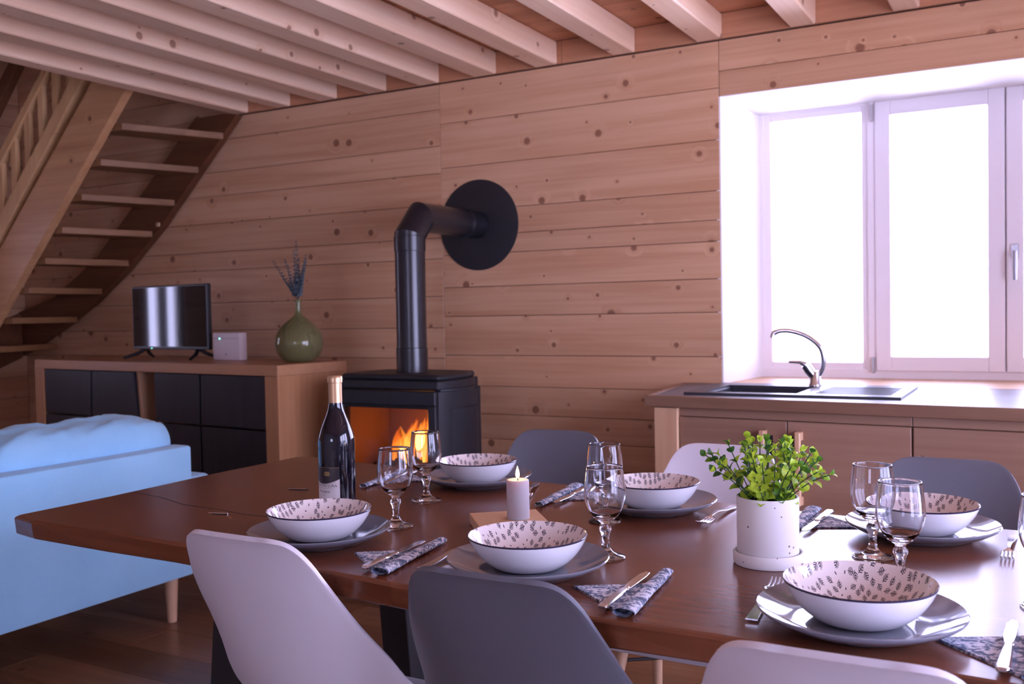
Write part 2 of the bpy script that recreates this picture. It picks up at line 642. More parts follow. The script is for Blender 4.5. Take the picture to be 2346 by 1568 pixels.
plank('frieze_board', 'ceiling_pine', wall_back, -1.978, XR, WY - 0.004, WY + 0.014, 2.340, 2.447)

# left wall, with a tall narrow window far from view --------------------
b = nb()
LW = (2.36, 2.66, 0.9, 1.9)
box(b, XL - 0.12, XL - 0.016, YF, LW[0], 0, TOPZ)
box(b, XL - 0.12, XL - 0.016, LW[1], WY + 0.02, 0, TOPZ)
box(b, XL - 0.12, XL - 0.016, LW[0], LW[1], LW[3], TOPZ)
box(b, XL - 0.12, XL - 0.016, LW[0], LW[1], 0, LW[2])
wall_left = struct('wall_left', b, 'wall_backing')
for z1, z0 in zip(LZ, LZ[1:]):
    if z0 >= LW[3] or z1 <= LW[2]:
        plank('plank', 'pine_y', wall_left, XL - 0.016, XL, YF, WY, z0 + G, z1 - G)
    else:
        plank('plank', 'pine_y', wall_left, XL - 0.016, XL, YF, LW[0], z0 + G, z1 - G)
        plank('plank', 'pine_y', wall_left, XL - 0.016, XL, LW[1], WY, z0 + G, z1 - G)

# wall to the right with a wide glazed door, wall behind the camera ---------
DW = (0.05, 2.95, 0.02, 2.15)
b = nb()
box(b, XR, XR + 0.3, YF - 0.2, DW[0], 0, TOPZ)
box(b, XR, XR + 0.3, DW[1], WY + 0.6, 0, TOPZ)
box(b, XR, XR + 0.3, DW[0], DW[1], DW[3], TOPZ)
wall_right = struct('wall_right', b, 'plaster')
FW = (-1.25, -0.25, 0.95, 1.95)
b = nb()
box(b, XL - 0.3, FW[0], YF - 0.3, YF, 0, TOPZ)
box(b, FW[1], XR + 0.3, YF - 0.3, YF, 0, TOPZ)
box(b, FW[0], FW[1], YF - 0.3, YF, FW[3], TOPZ)
box(b, FW[0], FW[1], YF - 0.3, YF, 0, FW[2])
wall_front = struct('wall_front', b, 'plaster')

# ceiling: joists carrying the floor boards of the loft ----------------------
ceiling = struct('ceiling', box(nb(), -4.04, XR, YF, WY, 2.466, 2.49), 'wall_backing')
JZ0, JZ1 = 2.338, 2.446
JL = [-4.041, -3.733, -3.422, -3.099, -2.778, -2.455, -2.115, -1.721, -1.328, -0.93, -0.532, -0.135, 0.262, 0.66, 1.057, 1.454]
JR = [-3.938, -3.628, -3.302, -2.979, -2.656, -2.327, -2.0, -1.612, -1.215, -0.825, -0.432]
for i, xl in enumerate(JL):
    xr = JR[i] if i < len(JR) else xl + 0.105
    plank('joist', 'joist_pine', ceiling, xl, xr, YF, WY - 0.005, JZ0, JZ1, 0.006)
y = WY - 0.005
while y > YF + 0.05:
    plank('board', 'ceiling_pine', ceiling, -4.04, XR, y - 0.118, y - 0.0015, 2.447, 2.466, 0.002)
    y -= 0.12
roof = struct('ceiling', box(nb(), XL - 0.3, XR + 0.3, YF - 0.3, WY + 0.62, TOPZ, TOPZ + 0.05), 'pine')

# ================================================================== WINDOWS
# reveal linings
b = nb()
prism(b, [(OX0, WY + 0.001), (-1.172, 4.62), (OX0 - 0.01, 4.64), (OX0 - 0.02, WY + 0.001)], 'z', OZ0, OZ1)
prism(b, [(OX1, WY + 0.001), (OX1 - 0.05, 4.62), (OX1 + 0.02, 4.64), (OX1 + 0.02, WY + 0.001)], 'z', OZ0, OZ1)
prism(b, [(WY + 0.001, OZ1 - 0.001), (4.6, 2.081), (4.6, 2.12), (WY + 0.001, 2.12)], 'x', OX0, OX1)
reveal = struct('trim_1', b, 'plaster')

WYF = 4.54      # inner face of the kitchen window


def ring_frame(bm, x0, x1, z0, z1, w, y0, y1, wb=None, bev=0.004):
    wb = wb or w
    box(bm, x0, x0 + w, y0, y1, z0, z1, bev)
    box(bm, x1 - w, x1, y0, y1, z0, z1, bev)
    box(bm, x0 + w - 0.001, x1 - w + 0.001, y0, y1, z1 - w, z1, bev)
    box(bm, x0 + w - 0.001, x1 - w + 0.001, y0, y1, z0, z0 + wb, bev)
    return bm


win = bpy.data.objects.new('window_1', None)
COL.objects.link(win)
win['kind'] = 'structure'
WX0, WX1, WZ0, WZ1 = -1.19, 0.93, 0.857, 2.085
b = nb()
box(b, WX0 + 0.03, WX1 - 0.03, WYF + 0.01, WYF + 0.08, WZ0, WZ0 + 0.045, 0.002)
box(b, WX0 + 0.03, WX1 - 0.03, WYF + 0.01, WYF + 0.08, WZ1 - 0.012, WZ1 + 0.03, 0.002)
box(b, WX0, WX0 + 0.0295, WYF + 0.01, WYF + 0.08, WZ0, WZ1, 0.002)
box(b, WX1 - 0.0295, WX1, WYF + 0.01, WYF + 0.08, WZ0, WZ1, 0.003)
box(b, -0.700, -0.668, WYF + 0.005, WYF + 0.08, WZ0 + 0.03, WZ1, 0.003)
box(b, 0.400, 0.432, WYF + 0.005, WYF + 0.08, WZ0 + 0.03, WZ1, 0.003)
mk('window_frame', b, 'window_white', win)
for x0, x1, z0, z1, w, yy in [(-1.165, -0.690, 0.893, 2.083, 0.036, 0.02), (-0.668, -0.155, 0.893, 2.083, 0.064, 0.0),
                              (-0.150, 0.402, 0.893, 2.083, 0.064, 0.0), (0.425, 0.905, 0.893, 2.083, 0.036, 0.02)]:
    s_ = mk('window_sash', ring_frame(nb(), x0, x1, z0, z1, w, WYF + yy - 0.004, WYF + yy + 0.06), 'window_white', win)
    mk('pane', box(nb(), x0 + w - 0.006, x1 - w + 0.006, WYF + yy + 0.024, WYF + yy + 0.030, z0 + w - 0.006, z1 - w + 0.006), 'window_glass', s_)
for z0, z1 in ((1.995, 2.072), (0.885, 0.955)):
    for x in (-0.677, 0.409):
        mk('hinge', box(nb(), x - 0.006, x + 0.006, WYF - 0.018, WYF - 0.003, z0, z1, 0.003), 'hinge_metal', win)
mk('astragal', box(nb(), -0.172, -0.133, WYF + 0.03, WYF + 0.055, 0.90, 2.075, 0.002), 'window_white', win)
hd = mk('window_handle', tube(nb(), [(-0.118, WYF - 0.04, 1.40), (-0.118, WYF - 0.045, 1.34), (-0.118, WYF - 0.040, 1.28)], [0.009, 0.010, 0.008]), 'hinge_metal', win, smooth=50)
mk('rosette', box(nb(), -0.132, -0.104, WYF - 0.014, WYF - 0.004, 1.37, 1.43, 0.004), 'hinge_metal', hd)
mk('spindle', tube(nb(), [(-0.118, WYF - 0.012, 1.395), (-0.118, WYF - 0.042, 1.395)], 0.008), 'hinge_metal', hd)
mk('window_sill', box(nb(), OX0 + 0.01, OX1 - 0.01, WY + 0.002, WYF + 0.012, 0.832, 0.8595, 0.002), 'oak_post', win)


def simple_window(name, axis, a0, a1, z0, z1, at, leaves, w=0.07):
    o = bpy.data.objects.new(name, None)
    COL.objects.link(o)
    o['kind'] = 'structure'
    step = (a1 - a0) / leaves
    for i in range(leaves):
        p0, p1 = a0 + i * step, a0 + (i + 1) * step
        b, g = nb(), nb()
        for (u0, u1, v0, v1, tgt, d) in [(p0, p0 + w, z0, z1, b, 0.05), (p1 - w, p1, z0, z1, b, 0.05), (p0 + w, p1 - w, z0, z0 + w, b, 0.05),
                                         (p0 + w, p1 - w, z1 - w, z1, b, 0.05), (p0 + w, p1 - w, z0 + w, z1 - w, g, 0.006)]:
            if axis == 'x':
                box(tgt, u0, u1, at - d / 2, at + d / 2, v0, v1)
            else:
                box(tgt, at - d / 2, at + d / 2, u0, u1, v0, v1)
        s_ = mk('window_sash', b, 'window_white', o)
        mk('pane', g, 'window_glass', s_)
    return o


simple_window('window_2', 'y', DW[0], DW[1], DW[2], DW[3], XR + 0.08, 3)
simple_window('window_3', 'x', FW[0], FW[1], FW[2], FW[3], YF - 0.08, 2)
simple_window('window_4', 'y', LW[0], LW[1], LW[2], LW[3], XL - 0.07, 2, 0.035)

# ================================================================== STAIRCASE
st = thing('staircase', 'open-tread wooden staircase with balustrade climbing along the plank wall to the loft', 'staircase', (-5.0, 3.8, 0.0))


def in_st(name, bm, mat, parent=None, sm=None):
    bmesh.ops.translate(bm, vec=(5.0, -3.8, 0), verts=bm.verts)
    return mk(name, bm, mat, parent or st, smooth=sm)


low = [(-3.975, 2.322), (-4.61, 1.731), (-4.93, 1.485), (-5.217, 1.303), (-5.55, 1.135), (-5.857, 1.002), (-5.985, 0.955)]
upp = [(-5.985, 1.24), (-5.6, 1.34), (-5.2, 1.565), (-4.891, 1.827), (-4.443, 2.216), (-4.30, 2.337), (-4.06, 2.337)]
o = in_st('stringer', prism(nb(), low + upp, 'y', 4.035, 4.085), 'stair_dark')
o = in_st('stringer', prism(nb(), [(-4.06, 2.516), (-5.365, 1.18), (-5.985, 0.545), (-5.985, 0.915), (-5.343, 1.561), (-4.481, 2.429), (-4.10, 2.81), (-4.06, 2.81)], 'y', 3.47, 3.52, 0.002), 'stair_wood')
o = in_st('stringer', prism(nb(), [(4.03, 0.945), (3.4, 0.70), (2.98, 0.50), (2.98, 0.78), (3.4, 1.0), (4.03, 1.235)], 'x', -5.985, -5.945), 'stair_dark')
TR = [(-4.297, -4.073, 2.212), (-4.472, -4.276, 2.038), (-4.638, -4.478, 1.863), (-4.813, -4.674, 1.691), (-4.967, -4.887, 1.526),
      (-5.113, -5.137, 1.362), (-5.282, -5.381, 1.19), (-5.42, -5.60, 1.02)]
for xf, xr, z in TR:
    dpt = 0.21
    b = prism(nb(), [(xf, 3.525), (xr, 4.03), (max(xr - dpt, -5.97), 4.03), (xf - dpt, 3.525)], 'z', z - 0.018, z + 0.018, 0.002)
    cx, cz = (xf + xr) / 2 - 0.1, z
    bmesh.ops.translate(b, vec=(-cx, -3.8, -cz), verts=b.verts)
    mk('tread', b, 'tread_wood', st, (cx + 5.0, 0, cz))
in_st('bottom_rail', prism(nb(), [(-4.50, 2.515), (-5.34, 1.617), (-5.985, 0.94), (-5.985, 1.08), (-5.332, 1.753), (-4.60, 2.515)], 'y', 3.47, 3.53, 0.002), 'baluster_wood')
in_st('top_rail', prism(nb(), [(-4.60, 2.80), (-5.314, 2.053), (-5.985, 1.365), (-5.985, 1.44), (-5.31, 2.13), (-4.66, 2.80)], 'y', 3.475, 3.525, 0.002), 'baluster_wood')
in_st('handrail', prism(nb(), [(-4.80, 2.83), (-5.301, 2.29), (-5.985, 1.585), (-5.985, 1.71), (-5.293, 2.415), (-4.90, 2.83)], 'y', 3.42, 3.47, 0.004), 'stair_dark')
for i in range(10):
    x = -4.659 - 0.127 * i
    zt = 2.13 + (x + 5.31) * 1.02
    zb = 1.70 + (x + 5.332) * 1.02
    b = box(nb(), -0.024, 0.024, -0.014, 0.014, -(zt - zb) / 2, (zt - zb) / 2, 0.002)
    mk('baluster', b, 'baluster_wood', st, (x + 5.0, 3.50 - 3.8, (zt + zb) / 2))
b = box(nb(), -0.006, 0.018, -0.01, 0.012, -0.012, 0.012, 0.003)
mk('end_dowel', b, 'oak_post', st, (-4.63 + 5.0, 4.03 - 3.8, 1.745))

# ================================================================== SIDEBOARD AND WHAT STANDS ON IT
TH = math.radians(-6.0)
sb = thing('sideboard', 'long oak sideboard with black slanted doors and an open niche under the television', 'sideboard', (-2.976, 3.225, 0.0), TH)
# local: -x runs along the front to the left, +y goes back
SL, SD, SZ = 2.0, 0.43, 0.97
mk('top', box(nb(), -SL, 0, 0, SD, SZ - 0.048, SZ, 0.001), 'oak_sideboard', sb)
mk('side_panel', box(nb(), -0.085, 0, 0, SD, 0.0, SZ - 0.0485, 0.001), 'oak_upright', sb)
mk('side_panel', box(nb(), -SL, -SL + 0.085, 0, SD, 0.0, SZ - 0.0485, 0.001), 'oak_upright', sb)
mk('bottom', box(nb(), -SL + 0.086, -0.086, 0.01, SD, 0.06, 0.11), 'oak_sideboard', sb)
mk('back_panel', box(nb(), -SL + 0.086, -0.086, SD - 0.02, SD, 0.111, SZ - 0.0485), 'oak_inner', sb)
mk('divider', prism(nb(), [(-1.075, 0.92), (-1.05, 0.66), (-1.035, 0.66), (-1.06, 0.92)], 'y', 0.02, SD - 0.022), 'oak_inner', sb)
mk('divider', prism(nb(), [(-0.915, 0.92), (-0.905, 0.66), (-0.89, 0.66), (-0.90, 0.92)], 'y', 0.02, SD - 0.022), 'oak_inner', sb)
mk('shelf', box(nb(), -1.075, -0.885, 0.03, SD - 0.022, 0.62, 0.645), 'oak_inner', sb)
doors = [[(-1.908, 0.918), (-1.460, 0.918), (-1.472, 0.678), (-1.908, 0.678)],
         [(-1.448, 0.918), (-1.083, 0.918), (-1.058, 0.678), (-1.460, 0.678)],
         [(-0.908, 0.918), (-0.556, 0.918), (-0.562, 0.678), (-0.905, 0.678)],
         [(-0.543, 0.918), (-0.092, 0.918), (-0.092, 0.678), (-0.549, 0.678)],
         [(-1.908, 0.670), (-1.472, 0.670), (-1.46, 0.12), (-1.908, 0.12)],
         [(-1.460, 0.670), (-1.02, 0.670), (-1.0, 0.12), (-1.448, 0.12)],
         [(-1.008, 0.670), (-0.562, 0.670), (-0.556, 0.12), (-0.988, 0.12)],
         [(-0.549, 0.670), (-0.092, 0.670), (-0.092, 0.12), (-0.543, 0.12)]]
for d_ in doors:
    cx = sum(p[0] for p in d_) / 4
    b = prism(nb(), d_, 'y', 0.006, 0.026, 0.0015)
    bmesh.ops.translate(b, vec=(-cx, 0, 0), verts=b.verts)
    mk('door', b, 'black_wood', sb, (cx, 0, 0))


def on_sb(s, n):
    c, s_ = math.cos(TH), math.sin(TH)
    lx, ly = -s, n
    return (-2.976 + c * lx - s_ * ly, 3.225 + s_ * lx + c * ly, SZ)


tv = thing('television', 'black flat-screen television on two splayed feet on the sideboard', 'television', on_sb(1.12, 0.25), TH)
mk('casing', box(nb(), -0.322, 0.322, 0.0, 0.03, 0.052, 0.392, 0.005), 'tv_plastic', tv)
mk('rear_housing', box(nb(), -0.22, 0.22, 0.03, 0.075, 0.06, 0.27, 0.012), 'tv_plastic', tv)
mk('screen', box(nb(), -0.312, 0.312, -0.0015, 0.001, 0.068, 0.383), 'tv_screen', tv)
for s_ in (-1, 1):
    b = tube(nb(), [(s_ * 0.22, 0.015, 0.058), (s_ * 0.25, -0.02, 0.03), (s_ * 0.285, -0.085, 0.007)], [0.010, 0.010, 0.007], 8)
    tube(b, [(s_ * 0.22, 0.015, 0.058), (s_ * 0.25, 0.05, 0.03), (s_ * 0.285, 0.10, 0.007)], [0.010, 0.010, 0.007], 8)
    mk('foot', b, 'tv_plastic', tv, smooth=50)
mk('indicator_light', box(nb(), -0.155, -0.147, -0.004, 0.0, 0.056, 0.060), 'led_green', tv)

ro = thing('router', 'small white upright internet box beside the television', 'router', on_sb(0.672, 0.26), TH)
mk('casing', box(nb(), -0.103, 0.103, 0.0, 0.05, 0.0, 0.140, 0.006, 2), 'router_white', ro, smooth=40)
mk('groove', box(nb(), -0.1, 0.1, -0.0012, 0.002, 0.109, 0.1115), 'seal_grey', ro)
mk('status_light', box(nb(), -0.052, -0.040, -0.0018, 0.002, 0.1065, 0.1135), 'led_green', ro)
mk('emblem', lathe(nb(), [(0, 0), (0.006, 0.0), (0.006, 0.0012), (0, 0.0012)], 12), 'seal_grey', ro, (0, 0.0005, 0.03), (R90, 0, 0))

va = thing('demijohn_vase', 'olive green glass demijohn holding eucalyptus sprigs on the sideboard', 'vase', on_sb(0.150, 0.27), 0)
va.scale = (0.75, 0.75, 0.80)
pr = smooth_prof([(0.05, 0.0), (0.095, 0.008), (0.135, 0.05), (0.152, 0.105), (0.140, 0.165), (0.105, 0.215), (0.060, 0.252), (0.026, 0.278), (0.019, 0.305), (0.0185, 0.355)], 4)
prof = [(0.0, 0.004)] + pr + [(0.023, 0.357), (0.024, 0.366), (0.016, 0.368)] + [(max(r - 0.004, 0.013), z) for r, z in pr[::-1] if z > 0.004] + [(0.0, 0.012)]
mk('glass_body', lathe(nb(), prof, 48), 'demijohn_glass', va, smooth=60)
rs = random.Random(5)
tips = [(-0.205, 0.0, 0.605), (-0.075, -0.03, 0.61), (-0.02, 0.02, 0.72), (0.0, -0.03, 0.66), (0.06, 0.02, 0.61), (0.085, -0.01, 0.63), (0.03, 0.04, 0.59), (-0.03, 0.05, 0.62)]
for tx, ty, tz in tips:
    b, lf = nb(), nb()
    pts = [Vector((0.008 * rs.uniform(-1, 1), 0.008 * rs.uniform(-1, 1), 0.22)), Vector((tx * 0.06, ty * 0.06, 0.37)), Vector((tx * 0.45, ty * 0.45, 0.37 + (tz - 0.37) * 0.42)), Vector((tx, ty, tz))]
    sp = [Vector(p) for p in smooth_prof([tuple(p) for p in pts], 6)]
    tube(b, sp, [0.0022 - 0.0012 * i / len(sp) for i in range(len(sp))], 5)
    stem_o = mk('eucalyptus_stem', b, 'sprig_stem', va)
    k = 0
    for i in range(60):
        t = 0.36 + 0.64 * i / 60
        if i % 4:
            continue
        f = t * (len(sp) - 1)
        j = min(int(f), len(sp) - 2)
        p = sp[j].lerp(sp[j + 1], f - j)
        size = 0.021 * (1.2 - t)
        for sgn in (-1, 1):
            ang = k * 1.57 + (0 if sgn > 0 else math.pi) + rs.uniform(-.3, .3)
            dv = Vector((math.cos(ang), math.sin(ang), 1.1)).normalized()
            sd = dv.cross(Vector((0, 0, 1))).normalized()
            c0 = p + dv * size * 0.3
            vs = [lf.verts.new(c0 + dv * size * (1 + math.cos(a)) + sd * size * 0.95 * math.sin(a) + Vector((0, 0, 0.15 * size * math.cos(2 * a)))) for a in [2 * math.pi * q / 7 for q in range(7)]]
            lf.faces.new(vs)
        k += 1
    lo = mk('leaves', lf, 'sprig_grey', stem_o)
    lo['kind'] = 'stuff'

# ================================================================== STOVE AND FLUE
SX, SY = -2.447, 3.505
stv = thing('wood_stove', 'black cast-iron wood stove with a fire burning behind its glass', 'stove', (SX, SY, 0.0))


def bow(w_front, w_max, y0, y1, n=10):
    """Plan outline with a flat front and bowed sides."""
    L = []
    for i in range(n + 1):
        t = i / n
        yy_ = y0 + (y1 - y0) * t
        w = w_front + (w_max - w_front) * math.sin(math.pi * min(t * 1.15, 1.0)) ** 0.8 - 0.05 * max(0, t - 0.6)
        L.append((w, yy_))
    back = [(0.10, y1 + 0.03), (-0.10, y1 + 0.03)]
    return [(-x, y_) for x, y_ in L] + back[::-1] + L[::-1]


mk('pedestal', prism(nb(), bow(0.20, 0.24, -0.15, 0.14), 'z', 0.0, 0.42, 0.004), 'stove_iron', stv)
mk('base_plate', prism(nb(), bow(0.262, 0.295, -0.19, 0.16), 'z', 0.42, 0.45, 0.004), 'stove_iron', stv)
# side walls, bowed, as solids with a recessed cheek plate
for s_ in (-1, 1):
    w = [(x * s_, y_) for x, y_ in [(0.225, -0.19)] + smooth_prof([(0.258, -0.19), (0.276, -0.14), (0.289, -0.06), (0.290, 0.02), (0.274, 0.09), (0.240, 0.145)], 3) + [(0.21, 0.16)]]
    sp_ = mk('side_wall', prism(nb(), w, 'z', 0.45, 0.862), 'stove_iron', stv, smooth=35)
    w = [(x * s_, y_) for x, y_ in [(0.272, -0.130)] + smooth_prof([(0.283, -0.125), (0.297, -0.06), (0.300, 0.0), (0.294, 0.05), (0.272, 0.105)], 3) + [(0.255, 0.10)]]
    mk('cheek_plate', prism(nb(), w, 'z', 0.46, 0.79), 'stove_iron', sp_, smooth=35)
mk('rear_wall', box(nb(), -0.235, 0.235, 0.12, 0.185, 0.45, 0.862), 'stove_iron', stv)
mk('firebox_lining', box(nb(), -0.228, 0.228, 0.095, 0.119, 0.46, 0.80), 'firebrick', stv)
for s_ in (-1, 1):
    mk('firebox_lining', box(nb(), s_ * 0.212 - 0.008, s_ * 0.212 + 0.008, -0.185, 0.094, 0.476, 0.80), 'firebrick', stv)
mk('firebox_floor', box(nb(), -0.228, 0.228, -0.16, 0.118, 0.45, 0.475), 'firebrick', stv)
tp = mk('top_plate', prism(nb(), [(x * 0.97, y_ * 0.97) for x, y_ in bow(0.262, 0.288, -0.185, 0.15)], 'z', 0.905, 0.932, 0.010), 'stove_iron', stv)
mk('top_band', prism(nb(), bow(0.262, 0.290, -0.20, 0.155), 'z', 0.872, 0.906, 0.004), 'stove_iron', stv)
mk('rim_ledge', prism(nb(), bow(0.255, 0.302, -0.17, 0.165), 'z', 0.862, 0.874, 0.003), 'stove_iron', stv)
dr = mk('door_frame', box(box(box(box(nb(), -0.256, 0.256, -0.212, -0.19, 0.806, 0.866, 0.004), 0.218, 0.256, -0.212, -0.19, 0.455, 0.806, 0.003), -0.256, -0.218, -0.212, -0.19, 0.455, 0.806, 0.003), -0.222, 0.222, -0.212, -0.19, 0.455, 0.50, 0.003), 'stove_iron', stv)
mk('glass', box(nb(), -0.221, 0.221, -0.203, -0.199, 0.501, 0.797), 'stove_glass', dr)
mk('air_slot', box(nb(), -0.221, 0.221, -0.209, -0.204, 0.792, 0.806), 'groove_black', dr)
rl = random.Random(2)
for i, (x, y_, z, a) in enumerate([(-0.03, -0.03, 0.50, 0.1), (0.05, 0.03, 0.505, -0.2), (0.02, 0.0, 0.555, 0.35)]):
    b = tube(nb(), [(-0.15, 0, 0), (-0.05, 0.006, 0.004), (0.06, -0.004, 0), (0.15, 0, 0.003)], [0.032, 0.036, 0.034, 0.030], 10)
    mk('log', b, 'log_bark', stv, (x, y_, z), (0, 0, a), smooth=50)


def flame_mesh(h_, w_, lean, seed):
    r_ = random.Random(seed)
    b = nb()
    pts, rad = [], []
    for i in range(9):
        t = i / 8
        pts.append((lean * t * t + 0.012 * math.sin(4 * t + seed), 0.006 * math.sin(5 * t + seed * 2), h_ * t))
        rad.append(max(0.001, w_ * (math.sin(math.pi * (0.18 + 0.82 * t)) ** 0.9) * (1 - 0.25 * t)))
    tube(b, pts, rad, 9)
    return b


for i in range(34):
    t = i / 33
    x = -0.085 + 0.285 * t + rl.uniform(-.008, .008)
    hh = (0.12 + 0.13 * t) * rl.uniform(0.7, 1.1)
    mk('flame', flame_mesh(min(hh, 0.225), rl.uniform(0.012, 0.026), rl.uniform(-0.01, 0.05), i), 'flame_core' if i % 2 == 0 else 'flame', stv, (min(x, 0.185), rl.uniform(-.10, .06), 0.555), smooth=80)
for i in range(9):
    mk('ember', lathe(nb(), [(0, -0.008), (0.010, -0.003), (0.011, 0.003), (0, 0.009)], 7), 'ember', stv, (-0.19 + 0.045 * i, rl.uniform(-.1, .02), 0.486))
fl = bpy.data.lights.new('fire_glow', 'POINT')
fl.energy = 1.4
fl.color = (1.0, 0.38, 0.08)
fl.shadow_soft_size = 0.06
fo = bpy.data.objects.new('fire_glow', fl)
COL.objects.link(fo)
fo.location = (0.05, -0.09, 0.66)
fo.parent = stv

fp = thing('flue_pipe', 'black enamelled stove pipe bending back into a round wall plate', 'stove pipe', (SX, SY, 0.932))
PR = 0.066
ZA = 1.617 - 0.932
mk('lower_pipe', lathe(nb(), [(PR + 0.003, 0), (PR + 0.003, 0.105), (PR, 0.107), (PR, 0.108)], 40), 'pipe_black', fp, smooth=40)
mk('middle_pipe', lathe(nb(), [(PR, 0.108), (PR, 0.53)], 40), 'pipe_black', fp, smooth=40)
mk('sleeve', lathe(nb(), [(PR, 0.528), (PR + 0.003, 0.53), (PR + 0.003, 0.594), (PR, 0.596)], 40), 'pipe_black', fp, smooth=40)


def cyl_between(p0, p1, r, n=40, cut0=None, cut1=None):
    """Cylinder whose ends are mitred on the given plane normals."""
    b = nb()
    p0, p1 = Vector(p0), Vector(p1)
    t = (p1 - p0).normalized()
    a = Vector((1, 0, 0))
    c = t.cross(a)
    R0, R1 = [], []
    for k in range(n):
        d = a * math.cos(2 * math.pi * k / n) * r + c * math.sin(2 * math.pi * k / n) * r
        for P, N, L in ((p0, cut0 or t, R0), (p1, cut1 or t, R1)):
            N = Vector(N)
            s_ = -(d.dot(N)) / t.dot(N)
            L.append(b.verts.new(P + d + t * s_))
    for k in range(n):
        j = (k + 1) % n
        b.faces.new((R0[k], R0[j], R1[j], R1[k]))
    return b


n45a = Vector((0, math.sin(math.radians(26)), math.cos(math.radians(26))))
n45b = Vector((0, math.sin(math.radians(64)), math.cos(math.radians(64))))
e0, e1 = (0, 0, 0.594), (0, 0.088, ZA)
t_ = (Vector(e1) - Vector(e0)).normalized()
ba = (Vector((0, 0, 1)) + t_).normalized()
bb = (Vector((0, 1, 0)) + t_).normalized()
mk('elbow', cyl_between(e0, e1, PR, cut0=ba, cut1=bb), 'pipe_black', fp, smooth=40)
mk('elbow_joint', cyl_between((0, 0, 0.5935), e0, PR, cut1=ba), 'pipe_black', fp, smooth=40)
mk('horizontal_pipe', cyl_between(e1, (0, WY - SY - 0.02, ZA), PR, cut0=bb), 'pipe_black', fp, smooth=40)
mk('wall_collar', lathe(nb(), [(PR, 0.0), (PR + 0.007, 0.002), (PR + 0.007, 0.02), (PR + 0.002, 0.022), (PR + 0.002, 0.13)], 40), 'pipe_black', fp, (0, WY - SY - 0.15, ZA), (-R90, 0, 0), smooth=40)
mk('wall_plate', lathe(nb(), [(PR, 0.0), (0.20, 0.006), (0.2225, 0.010), (0.2225, 0.014), (PR, 0.014)], 64), 'stove_iron', fp, (0, WY - SY - 0.0145, ZA), (-R90, 0, 0), smooth=30)

# ================================================================== KITCHEN RUN
CR = -0.08
wt = thing('worktop', 'long oak-edged worktop with slate top running under the window', 'worktop', (-1.343, 3.461, 0.0))
CO = (-1.343, 3.461)


def wtpoly(pts, z0, z1, bev=0.0):
    return prism(nb(), [(x - CO[0], y - CO[1]) for x, y in pts], 'z', z0, z1, bev)


fr = lambda x: 3.461 + (x + 1.343) * math.tan(CR)
SKX0, SKX1 = -1.15, -0.80       # basin
SKY0, SKY1 = 3.585, 3.915
mk('front_edge', wtpoly([(-1.345, fr(-1.345)), (1.78, fr(1.78)), (1.78, fr(1.78) + 0.028), (-1.345, fr(-1.345) + 0.028)], 0.818, 0.860, 0.002), 'oak_edge', wt)
mk('end_edge', wtpoly([(-1.345, 3.4895), (-1.318, 3.4895), (-1.385, 4.098), (-1.412, 4.098)], 0.818, 0.860, 0.002), 'oak_counter', wt)
i0, i1 = -1.318, 1.78
for pts in ([(i0, 3.4895), (SKX0, fr(SKX0) + 0.0285), (SKX0, 4.098), (-1.385, 4.098)],
            [(SKX1, fr(SKX1) + 0.0285), (i1, fr(i1) + 0.0285), (i1, 4.098), (SKX1, 4.098)],
            [(SKX0, fr(SKX0) + 0.0285), (SKX1, fr(SKX1) + 0.0285), (SKX1, SKY0), (SKX0, SKY0)],
            [(SKX0, SKY1), (SKX1, SKY1), (SKX1, 4.098), (SKX0, 4.098)]):
    mk('slate_panel', wtpoly(pts, 0.822, 0.8595), 'slate_tile', wt)

sk = thing('sink', 'dark granite kitchen sink with drainer let into the worktop', 'sink', (-0.83, 3.75, 0.8602))
b = nb()
L = lambda x: x + 0.83
M_ = lambda y: y - 3.75
RX0, RX1, RY0, RY1 = -1.215, -0.44, 3.535, 4.03
for x0, x1, y0, y1 in ((RX0, SKX0 + 0.004, RY0, RY1), (SKX1 - 0.004, RX1, RY0, RY1), (SKX0 + 0.004, SKX1 - 0.004, RY0, SKY0 + 0.004), (SKX0 + 0.004, SKX1 - 0.004, SKY1 - 0.004, RY1)):
    box(b, L(x0), L(x1), M_(y0), M_(y1), 0.0, 0.009)
mk('rim', b, 'sink_granite', sk)
b = nb()
box(b, L(SKX0 + 0.004), L(SKX0 + 0.012), M_(SKY0 + 0.004), M_(SKY1 - 0.004), -0.17, 0.0)
box(b, L(SKX1 - 0.012), L(SKX1 - 0.004), M_(SKY0 + 0.004), M_(SKY1 - 0.004), -0.17, 0.0)
box(b, L(SKX0 + 0.012), L(SKX1 - 0.012), M_(SKY0 + 0.004), M_(SKY0 + 0.012), -0.17, 0.0)
box(b, L(SKX0 + 0.012), L(SKX1 - 0.012), M_(SKY1 - 0.012), M_(SKY1 - 0.004), -0.17, 0.0)
box(b, L(SKX0 + 0.012), L(SKX1 - 0.012), M_(SKY0 + 0.012), M_(SKY1 - 0.012), -0.178, -0.17)
mk('basin', b, 'sink_granite', sk)
b = nb()
for i in range(6):
    box(b, L(-0.74), L(-0.48), M_(3.62 + i * 0.055), M_(3.632 + i * 0.055), 0.009, 0.0115)
mk('drainer_ribs', b, 'sink_granite', sk)

